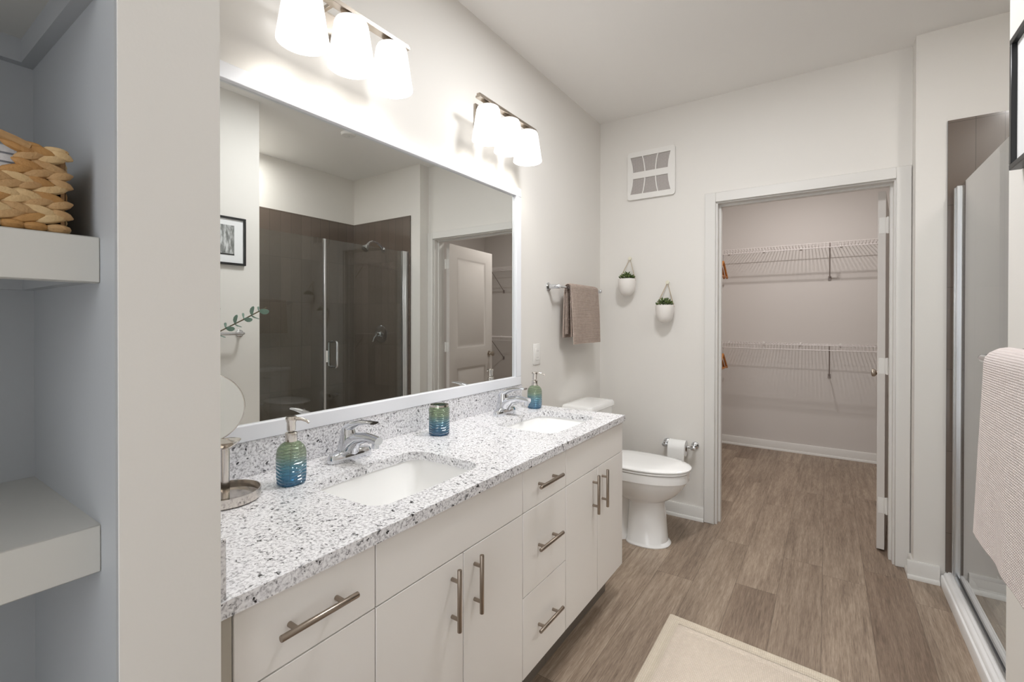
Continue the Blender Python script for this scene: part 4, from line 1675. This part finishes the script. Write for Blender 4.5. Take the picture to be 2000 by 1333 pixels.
lathe(bm, [(0, 0), (0.085, 0), (0.084, 0.005), (0.07, 0.012), (0.03, 0.018), (0.026, 0.03), (0, 0.03)], (2.26, YT, 1.165), 40, Matrix.Rotation(PI/2, 4, 'X'))
obj('escutcheon', bm, 'chrome', va)
bm = bm_new()
tube(bm, [(2.26, YT-0.028, 1.165), (2.26, YT-0.065, 1.165)], 0.022, 20)
tube(bm, [(2.26, YT-0.055, 1.165), (2.275, YT-0.075, 1.135), (2.285, YT-0.085, 1.09)], [0.013, 0.011, 0.008], 12)
obj('lever', bm, 'chrome', va)

# ------------------------------------------------------------------ ceiling fixtures
cf = thing('ceiling_detector', 'small round white fixture on the ceiling near the shower', 'ceiling fixture', (1.70, 2.28, H))
bm = bm_new()
lathe(bm, [(0.055, -0.0005), (0.055, -0.008), (0.048, -0.018), (0.03, -0.022), (0, -0.022)], (1.70, 2.28, H), 32)
obj('housing', bm, 'plastic', cf)
bm = bm_new()
lathe(bm, [(0.012, -0.0222), (0.012, -0.025), (0, -0.026)], (1.70, 2.28, H), 16)
obj('button', bm, 'plastic', cf)


def ceiling_disc(label, x, y, r, bath_fill=False):  # closet lamp; the bathroom and shower discs are added fill
    th = thing('ceiling_disc', label, 'ceiling lamp', (x, y, H), None)
    bm = bm_new()
    lathe(bm, [(r+0.012, -0.0005), (r+0.012, -0.010), (r, -0.016), (r-0.004, -0.012), (r-0.004, -0.0005)], (x, y, H), 40)
    obj('ring', bm, 'plastic', th)
    bm = bm_new()
    if bath_fill:
        lathe(bm, [(r-0.005, -0.012), (r-0.01, -0.014), (0, -0.016)], (x, y, H), 40)
    else:
        lathe(bm, [(r-0.005, -0.002), (r-0.005, -0.011), (0, -0.012)], (x, y, H), 40)
    obj('diffuser', bm, 'bath_fill' if bath_fill else 'discglow', th)


ceiling_disc('round added fill light disc over the middle of the bathroom, out of view', 0.95, 1.75, 0.17, True)
ceiling_disc('round flush ceiling lamp inside the closet', 1.2, 4.25, 0.16)
ceiling_disc('small round added fill light disc inside the shower, hidden by the partition', 2.42, 1.86, 0.085)

# ------------------------------------------------------------------ bath rug
rg = thing('bath_rug', 'cream woven bath rug lying on the plank floor before the vanity', 'rug', (1.12, 1.6, 0))


def quad(u, v):
    A, Bq, Cq, Dq = Vector((0.811, 2.092, 0)), Vector((1.438, 2.040, 0)), Vector((1.425, 1.13, 0)), Vector((0.812, 1.18, 0))
    return A*(1-u)*(1-v)+Bq*u*(1-v)+Cq*u*v+Dq*(1-u)*v


def rug_ring(ins, z):
    su, sv = ins/0.63, ins/0.91
    pts = []
    r = 0.03
    for cu, cv, a0 in ((1, 0, -90), (1, 1, 0), (0, 1, 90), (0, 0, 180)):
        rr = r if (cu, cv) != (0, 0) else 0.008
        for k in range(7):
            a = math.radians(a0+90*k/6)
            u = (1-su-rr/0.63 if cu else su+rr/0.63)+rr/0.63*math.cos(a)
            v = (1-sv-rr/0.91 if cv else sv+rr/0.91)+rr/0.91*math.sin(a)
            p = quad(u, v)
            pts.append(Vector((p.x, p.y, z)))
    return pts


bm = bm_new()
loft(bm, [rug_ring(0.0, 0.0005), rug_ring(0.0, 0.009), rug_ring(0.004, 0.012), rug_ring(0.026, 0.012), rug_ring(0.029, 0.0095), rug_ring(0.033, 0.0095), rug_ring(0.036, 0.0115), rug_ring(0.05, 0.0115)], cap1=False, smooth=False)
obj('border', bm, 'rugedge', rg)
bm = bm_new()
loft(bm, [rug_ring(0.05, 0.0008), rug_ring(0.05, 0.0105), rug_ring(0.056, 0.0125), rug_ring(0.075, 0.0125), rug_ring(0.078, 0.011), rug_ring(0.082, 0.011), rug_ring(0.085, 0.0128), rug_ring(0.2, 0.013)], smooth=False)
obj('field', bm, 'rug', rg)
